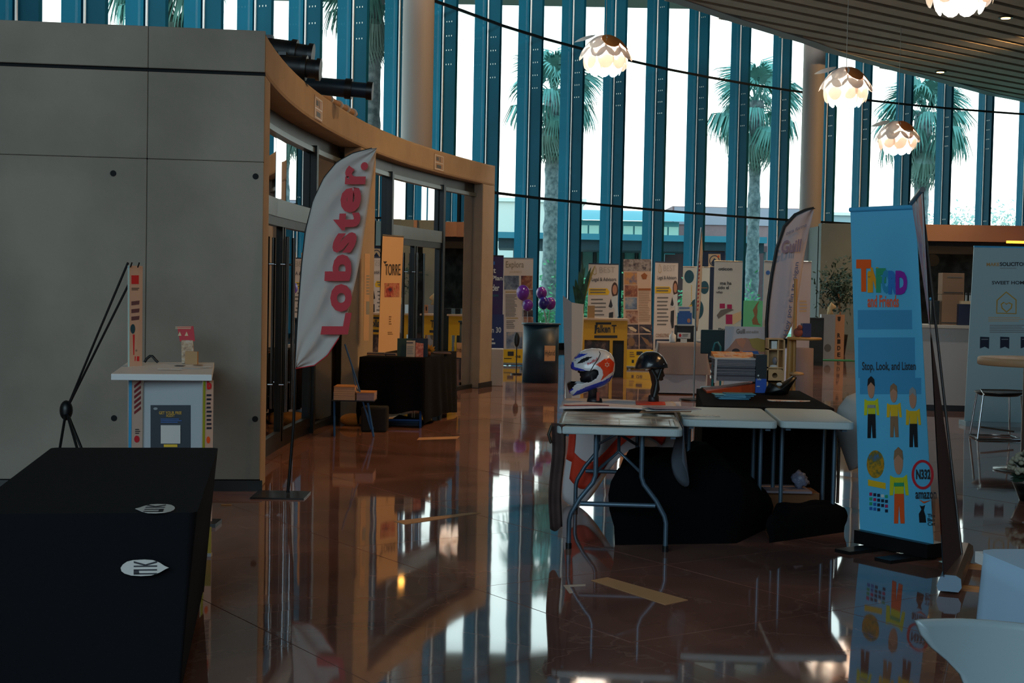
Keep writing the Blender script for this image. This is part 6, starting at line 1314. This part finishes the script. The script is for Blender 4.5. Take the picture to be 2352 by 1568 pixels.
T, X0, X1, Z1 = goods('dark_case', 2133, 2152, 690, mat('dark_case', '0e1416', .6), 'tall dark case on the bar left of the cartons', 'case', .12)
c = onbar(2141, 695); MB().lathe([(0, Z1), (.03, Z1), (.035, Z1+.02), (.03, Z1+.04), (0, Z1+.045)], (c.x, yb+.17, 0), 16).build('blue_cup', mat('cup_blue', '2c80b0', .5), label='small blue cup on top of the tall dark case', cat='cup')
random.seed(8)
for i, x in enumerate((2210, 2219, 2228, 2237)):
    c = fy(x, 700, yb+.42); T = thing('bottle', (c.x, yb+.42, 1.141), 'pale bottle behind the navy crate, %s in the row' % ('leftmost', 'second', 'third', 'rightmost')[i], 'bottle', 'bottles behind the crate'); z = 1.141
    MB().lathe([(0, z), (.035, z), (.036, z+.25), (.014, z+.33), (.014, z+.40)], (c.x, yb+.42, 0), 14).build('glass_body', mat('pale_bottle', '9aa4a8', .2), T); MB().lathe([(.016, z+.40), (.016, z+.43), (0, z+.43)], (c.x, yb+.42, 0), 10).build('cap', INK, T)
c = fy(2154, 597, 36.9); MB().cyl((c.x, 37.4, c.z), (c.x, 37.3, c.z), .16, n=28).build('round_fan', BLACKM, label='dark round plaque hanging inside the kiosk opening', cat='plaque')
c = fy(2154, 597, 37.35); MB().cyl((c.x, 37.35, c.z+.16), (c.x, 37.35, 2.62), .01, n=6).build('hanger', BLACKM, label='thin rod holding the round plaque inside the kiosk', cat='rod')
# ================================================================= PENDANT LAMPS
PETW = bpy.data.materials.new('petal_white'); PETW.use_nodes = True; n_ = PETW.node_tree; n_.nodes.clear(); o_ = n_.nodes.new('ShaderNodeOutputMaterial'); mx = n_.nodes.new('ShaderNodeMixShader'); df = n_.nodes.new('ShaderNodeBsdfDiffuse'); tl_ = n_.nodes.new('ShaderNodeBsdfTranslucent')
df.inputs[0].default_value = lin('eeeef0'); tl_.inputs[0].default_value = lin('e8d8c8'); mx.inputs[0].default_value = .45; n_.links.new(df.outputs[0], mx.inputs[1]); n_.links.new(tl_.outputs[0], mx.inputs[2]); n_.links.new(mx.outputs[0], o_.inputs[0])
WARM_PETAL = mat('petal_warm_reflection', 'f0924a', .4)  # orange paints the warm light reflected on some upper petals
def petal_mesh():
    b = MB(); n, m = 14, 5; vs = [Vector((0, 0, 0))]
    for j in range(1, m+1):
        for k in range(n):
            a = 2*pi*k/n; r = j/m; x, y = r*cos(a)*.5, r*sin(a)*.62; vs.append(Vector((x, y, -.32*(x*x+y*y))))
    fs = [(0, 1+k, 1+(k+1) % n) for k in range(n)]+[(1+(j-1)*n+k, 1+j*n+k, 1+j*n+(k+1) % n, 1+(j-1)*n+(k+1) % n) for j in range(1, m) for k in range(n)]
    b.add(vs, fs, 0, True); o = b.build('tmp', PETW, local=True); me = o.data; bpy.data.objects.remove(o); return me
PETL = PETW.copy(); PETL.node_tree.nodes['Mix Shader'].inputs[0].default_value = .55; PETW.node_tree.nodes['Mix Shader'].inputs[0].default_value = .16
PM = petal_mesh(); PM3 = PM.copy(); PM3.materials.clear(); PM3.materials.append(PETL); PM2 = PM.copy(); PM2.materials.clear(); PM2.materials.append(WARM_PETAL)
BULB = mat('bulb_glow', 'fff4e0', .5, emit='fff0d8', es=25)
def pendant(x, y, Y, size, label):
    c = fy(x, y, Y); T = thing('pendant_lamp', c, label, 'lamp', 'petal pendant lamps'); R_ = size/2
    random.seed(int(x))
    for ti, (el, cnt, rr, sc) in enumerate(((64, 5, .70, .36), (38, 7, .90, .40), (11, 9, 1.0, .38), (-14, 9, 1.0, .36), (-36, 8, .90, .32))):
        for k in range(cnt):
            a = 2*pi*(k+.5*(ti % 2))/cnt+.15*random.random(); e_ = radians(el)+.05*random.uniform(-1, 1)
            d = Vector((cos(a)*cos(e_), sin(a)*cos(e_), sin(e_))); P_ = d*R_*rr; z = (d+Vector((0, 0, .25 if ti % 2 else .5))).normalized()
            xax = Vector((0, 0, 1)).cross(d).normalized(); yax = z.cross(xax).normalized(); xax = yax.cross(z)
            M_ = Matrix((xax, yax, z)).transposed()
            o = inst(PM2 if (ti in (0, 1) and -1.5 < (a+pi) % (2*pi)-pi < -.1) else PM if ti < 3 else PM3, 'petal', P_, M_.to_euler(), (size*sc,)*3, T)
    ob = bpy.data.objects.new('wing_petal', PM); COL.objects.link(ob); ob.parent = T; ob.location = (-R_*.95, 0, R_*.75); ob.scale = (size*.5, size*.4, size*.5); ob.rotation_euler = (.2, -.35, 0)
    MB().cyl((0, 0, R_*.5), (0, 0, TOPZ-c.z if x < 1500 else ZC-c.z), .006, n=6).build('cable', mat('cable_grey', '9a9a98', .5), T, local=True)
    MB().ball((0, 0, -.02), (.055, .055, .07), 14, 8).build('bulb', BULB, T, local=True); MB().cyl((0, 0, .05), (0, 0, R_*.55), .02, n=10).build('socket', WHITE, T, local=True)
    l = bpy.data.lights.new('bulb_light', 'POINT'); l.energy = 160; l.color = (1, .93, .82); l.shadow_soft_size = .06; lo = bpy.data.objects.new('bulb_light', l); COL.objects.link(lo); lo.location = c+Vector((0, 0, -.12))
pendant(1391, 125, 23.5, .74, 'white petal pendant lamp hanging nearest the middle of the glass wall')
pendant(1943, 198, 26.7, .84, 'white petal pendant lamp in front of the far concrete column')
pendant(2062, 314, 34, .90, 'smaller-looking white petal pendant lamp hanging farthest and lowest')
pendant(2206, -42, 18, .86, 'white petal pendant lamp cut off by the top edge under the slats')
# ================================================================= STAGE LIGHTS ON THE BLOCK ROOF
def scan(x0_, x1_, y0_, y1_, r, Y, label, m_):
    a, b_ = fy(x0_, y0_, Y), fy(x1_, y1_, Y); T = thing('stage_light', (a+b_)/2, label, 'spotlight'); d = (b_-a)
    MB().cyl(a, a+d*.72, r*.92, r, n=20).build('barrel', m_, T); MB().cyl(a+d*.70, a+d*.78, r*1.15, n=20).build('collar', BLACKM, T); MB().cyl(a+d*.78, b_, r*.85, r*.85, n=20).build('lens_tube', m_, T); MB().cyl(b_-d*.05, b_+d*.02, r*1.02, n=20).build('lens_ring', BLACKM, T)
    c = (a+d*.4); MB().tube([c+Vector((0, 0, -r)), c+Vector((.02, 0, -r-.06)), (c.x+.03, c.y, 3.37)], .012, 8).build('yoke', BLACKM, T); MB().box(c.x-.05, c.y-.05, c.z+r*.9, c.x+.02, c.y+.05, c.z+r+.02).build('bracket', BLACKM, T); return T
BLM = mat('matte_black_casing', '0c0f13', .5); BLM2 = mat('blue_black_casing', '10283c', .4)
scan(560, 716, 105, 128, .11, 13.4, 'rear black stage light on the concrete block roof', BLM)
scan(600, 734, 145, 160, .10, 13.15, 'lower black stage light just above the curved lintel', BLM)
scan(655, 852, 190, 209, .09, 14.6, 'long blue-black profile stage light pointing right over the lintel', BLM2)
rg = thing('lighting_pipe', (fy(760, 230, 15.5).x, 15.5, 3.37), 'tan scaffold pipe with white clamps lying along the block roof edge', 'pipe')
a, b_ = fy(700, 196, 14.6), fy(815, 262, 16.6); MB().cyl((a.x, a.y, a.z), (b_.x, b_.y, b_.z), .035, n=14).build('pipe', mat('tan_pipe', '9a7c60', .6), rg)
for t in (.25, .45, .65, .8, .95):
    c = a+(b_-a)*t; MB().tube([c, (c.x-.02, c.y, c.z-.06), (c.x, c.y, 3.37)], .012, 6).build('clamp_leg', mat('clamp_white', 'b0a8a0', .4), rg); MB().cyl(c-Vector((.0, .03, 0)), c+Vector((0, .03, 0)), .05, n=12).build('clamp', MC['clamp_white'], rg)
c = fy(752, 200, 13.3); MB().tube([fy(720, 205, 15.0), fy(740, 225, 15.2), fy(752, 238, 15.4)], .010, 6).build('cable_loop', BLACKM, rg)
# ================================================================= OUTSIDE
MB().box(-60, 14, -.35, 120, 170, -.31).build('ground', mat('outside_paving', '9aa8a0', .9, var=.15, vscale=.3), label='pale paving outside the glass hall', kind='structure')
p0 = fy(1150, 700, 50); 
MB().box(-14, 49.5, -.31, 24, 60, -.25).build('lawn', mat('lawn_green', '5f9a6c', .95, var=.3, vscale=2), label='strip of green lawn outside the glass hall', kind='structure')
TB = mat('trunk_fibre', '7c8a90', .95, c2='4f6068', vscale=6, bump=1, bscale=8); FRD = mat('palm_frond', '5c9a94', .7, var=.4, vscale=1.2); FRD2 = mat('old_frond', '6c8a86', .8, var=.3, vscale=2)
def frond_mesh(m_, droop, seed):
    random.seed(seed); b = MB(); L = 1.0
    path = []; 
    for i in range(9): t = i/8; path.append(Vector((L*.62*t, 0, .16*sin(t*pi*.55)-droop*.22*t*t)))
    b.tube(path, [.022-.0018*i for i in range(9)], 5)
    hub = path[-1]; n = 30
    for k in range(n):
        a = -2.2+4.4*k/(n-1); l = (.52-.12*abs(a)/2.2)*(.85+.3*random.random()); d = Vector((cos(a), sin(a), 0)); base = hub+d*.02
        q = hub+d*l*.55+Vector((0, 0, -.03-.04*droop)); e_ = hub+d*l*.8+Vector((0, 0, -.16-.2*droop-.1*random.random())); s_ = Vector((-d.y, d.x, 0))*.028
        b.add([base, q+s_, q-s_, e_+s_*.4, e_-s_*.4, e_+Vector((0, 0, -.16-.12*random.random()))], [(0, 2, 1), (1, 2, 4, 3), (3, 4, 5)])
    o = b.build('tmp', m_, local=True); me = o.data; bpy.data.objects.remove(o); return me
FM = [frond_mesh(FRD, .6, 1), frond_mesh(FRD, 1.1, 2), frond_mesh(FRD2, 1.6, 3)]
def palm(x, y, Y, R_, tr, label, seed, n=30):
    c = fy(x, y, Y); T = thing('fan_palm', (c.x, Y, -.31), label, 'tree', 'fan palms outside the glass')
    h = c.z+.31; random.seed(seed); prof = []; k = 34
    for i in range(k+1):
        t = i/k; prof.append((tr*(1.25-.35*t if t < .75 else 1.0+.5*(t-.75)*4*.6)*(1+.10*random.uniform(-1, 1)), h*t))
    MB().lathe(prof, (0, 0, 0), 14).build('trunk', TB, T, local=True)
    for i in range(n):
        t = i/n; a = i*2.4+random.uniform(-.2, .2); el = radians(82-135*t**.9+random.uniform(-8, 8)); s = R_*(1-.25*t)*random.uniform(.85, 1.1)
        me = FM[0 if t < .4 else 1 if t < .72 else 2]
        o = inst(me, 'frond', (0, 0, h-.2-.5*t*R_/2), (0, -el, a), (s, s, s), T)
palm(1272, 212, 58, 2.1, .28, 'fan palm outside whose full trunk shows through the glass near the middle', 31, 34)
palm(1738, 232, 60, 2.1, .24, 'fan palm outside just left of the far column', 32, 34)
palm(2122, 262, 62, 2.3, .30, 'fan palm outside behind the tall blue banner', 33, 34)
palm(372, -62, 40, 1.9, .26, 'fan palm outside above the left concrete block', 34, 30)
palm(858, -28, 42, 1.7, .26, 'fan palm outside just left of the near thick column', 35, 30)
# buildings beyond
def outbox(name, x0_, x1_, ytop, Y, dpt, m_, label, cat='building', z0=-.31, parts=None):
    a, b_ = fy(x0_, ytop, Y), fy(x1_, ytop, Y); T = thing(name, ((a.x+b_.x)/2, Y, z0), label, cat); MB().box(a.x, Y, z0, b_.x, Y+dpt, a.z).build('walls', m_, T); return T, a, b_
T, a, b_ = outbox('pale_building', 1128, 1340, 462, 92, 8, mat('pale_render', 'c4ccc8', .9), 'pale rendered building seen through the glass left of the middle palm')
MB().box(a.x-.2, 91.8, a.z, b_.x+.2, 100.2, a.z+.25).build('parapet', mat('pale_trim', 'd0d6d2', .9), T); MB().box(a.x+3.4, 91.9, 2.2, a.x+3.7, 92, 4.4).build('vent_pipe', TXG, T)
T, a, b_ = outbox('glass_pavilion', 1325, 1560, 505, 84, 6, mat('pavilion_teal', '3a808a', .6), 'teal roofed pavilion with a strip of windows behind the canopy')
m = MB(); vs = []
for i in range(9):
    t = i/8; vs += [(a.x-.5, 83.4+3.5*t, a.z+.75*sin(pi/2*t)), (b_.x+.5, 83.4+3.5*t, a.z+.75*sin(pi/2*t))]
m.add(vs, [(2*i, 2*i+1, 2*i+3, 2*i+2) for i in range(8)], 0, True); m.build('curved_roof', mat('roof_teal', '4a8c98', .6), T)
for i in range(9):
    x_ = a.x+(b_.x-a.x)*(i+.1)/9; MB().box(x_, 83.9, a.z-1.0, x_+(b_.x-a.x)/9*.85, 83.98, a.z-.3).build('window', mat('pale_window', '90b8b0', .3), T)
T, a, b_ = outbox('red_building', 1545, 1915, 473, 88, 8, mat('dusty_red_wall', '7c6468', .9, var=.1), 'dusty red flat-roofed building beyond the canopy')
MB().box(a.x+.1, 87.9, a.z-1.1, b_.x, 87.99, a.z-.05).build('pale_band', mat('lilac_band', '8c8a98', .9), T); 
T, a, b_ = outbox('grey_building', 1600, 1975, 488, 100, 8, mat('blue_grey_wall', '8ca0a8', .9), 'blue-grey building low behind the far column'); 
MB().box(a.x, 99.8, a.z, b_.x, 108, a.z+.2).build('roof', MC['pale_trim'], T)
a, b_ = fy(1140, 546, 66), fy(1762, 546, 66); cn = thing('canopy', ((a.x+b_.x)/2, 66, -.31), 'long flat teal-edged canopy on thin posts outside', 'canopy')
MB().box(a.x, 66, a.z+.0, b_.x, 71, a.z+.28).build('canopy_roof', mat('canopy_teal', '2f7c94', .6), cn); MB().box(a.x+.1, 66.2, a.z-.45, b_.x-.1, 70.8, a.z).build('canopy_soffit', mat('canopy_dark', '16323e', .8), cn)
for x in (1182, 1186, 1330, 1475, 1620, 1757):
    q = fy(x, 600, 66.4); MB().cyl((q.x, 66.4, -.31), (q.x, 66.4, a.z-.4), .08, n=10).build('post', mat('canopy_post', '3a5058', .6), cn)
a, b_ = fy(1336, 560, 70.5), fy(1530, 560, 70.5); sf = thing('shop_front', ((a.x+b_.x)/2, 70.9, -.31), 'dark glazed shop front under the canopy', 'building'); MB().box(a.x, 71.2, -.31, b_.x, 71.5, a.z).build('back_wall', mat('shop_dark', '28444a', .6), sf)
for i in range(6):
    x_ = a.x+(b_.x-a.x)*i/6; MB().box(x_+.1, 71.1, .1, x_+(b_.x-a.x)/6-.1, 71.19, a.z-.3).build('shop_window', mat('shop_glass', '4f8480', .2, var=.4, vscale=.8), sf); MB().box(x_-.05, 71.0, -.31, x_+.05, 71.15, a.z-.2).build('mullion', BLACKM, sf)
a, b_ = fy(1530, 560, 71), fy(1765, 560, 71); rw_ = thing('brick_wall', ((a.x+b_.x)/2, 71.2, -.31), 'dark reddish wall with a lit teal window under the canopy', 'building'); MB().box(a.x, 71.3, -.31, b_.x, 71.6, a.z).build('wall_face', mat('dark_red_wall', '5c4448', .9), rw_)
q = fy(1530, 565, 71.2); MB().box(q.x-.1, 71.2, q.z-.4, q.x+.45, 71.29, q.z).build('teal_window', mat('bright_teal_pane', '4ac0c8', .4), rw_)
random.seed(44)
def bush(x, y, Y, rx, rz, label, m_, n=700, cat='shrub'):
    c = fy(x, y, Y); T = thing('shrub', (c.x, Y, -.31), label, cat, 'shrubs outside the glass'); b = MB()
    for i in range(n):
        q = Vector((random.gauss(0, rx*.5), random.gauss(0, rx*.3), abs(random.gauss(0, rz*.55)))); d_ = Vector((random.gauss(0, 1), random.gauss(0, 1), random.gauss(0, 1))).normalized(); s_ = d_.orthogonal().normalized()*.05
        b.add([q, q+d_*.1+s_, q+d_*.22, q+d_*.1-s_], [(0, 1, 2, 3)])
    b.build('foliage', m_, T, local=True)['kind'] = 'stuff'; MB().tube([(0, 0, 0), (.05, 0, rz*.5)], .06, 6).build('stem', MC['canopy_post'], T, local=True)
SHG = mat('shrub_green', '58a878', .9, var=.3)
for i, (x, lb) in enumerate(((1235, 'low green shrub outside beyond the balloons'), (1345, 'low green shrub outside beyond the yellow counter'), (1425, 'low green shrub outside beside the boat-picture banner'), (1575, 'low green shrub outside beyond the disc banner'), (1700, 'low green shrub outside beyond the green exhibit panel'))): bush(x, 700, 56, .8, 1.5, lb, SHG)
# far treetops seen over the kiosk
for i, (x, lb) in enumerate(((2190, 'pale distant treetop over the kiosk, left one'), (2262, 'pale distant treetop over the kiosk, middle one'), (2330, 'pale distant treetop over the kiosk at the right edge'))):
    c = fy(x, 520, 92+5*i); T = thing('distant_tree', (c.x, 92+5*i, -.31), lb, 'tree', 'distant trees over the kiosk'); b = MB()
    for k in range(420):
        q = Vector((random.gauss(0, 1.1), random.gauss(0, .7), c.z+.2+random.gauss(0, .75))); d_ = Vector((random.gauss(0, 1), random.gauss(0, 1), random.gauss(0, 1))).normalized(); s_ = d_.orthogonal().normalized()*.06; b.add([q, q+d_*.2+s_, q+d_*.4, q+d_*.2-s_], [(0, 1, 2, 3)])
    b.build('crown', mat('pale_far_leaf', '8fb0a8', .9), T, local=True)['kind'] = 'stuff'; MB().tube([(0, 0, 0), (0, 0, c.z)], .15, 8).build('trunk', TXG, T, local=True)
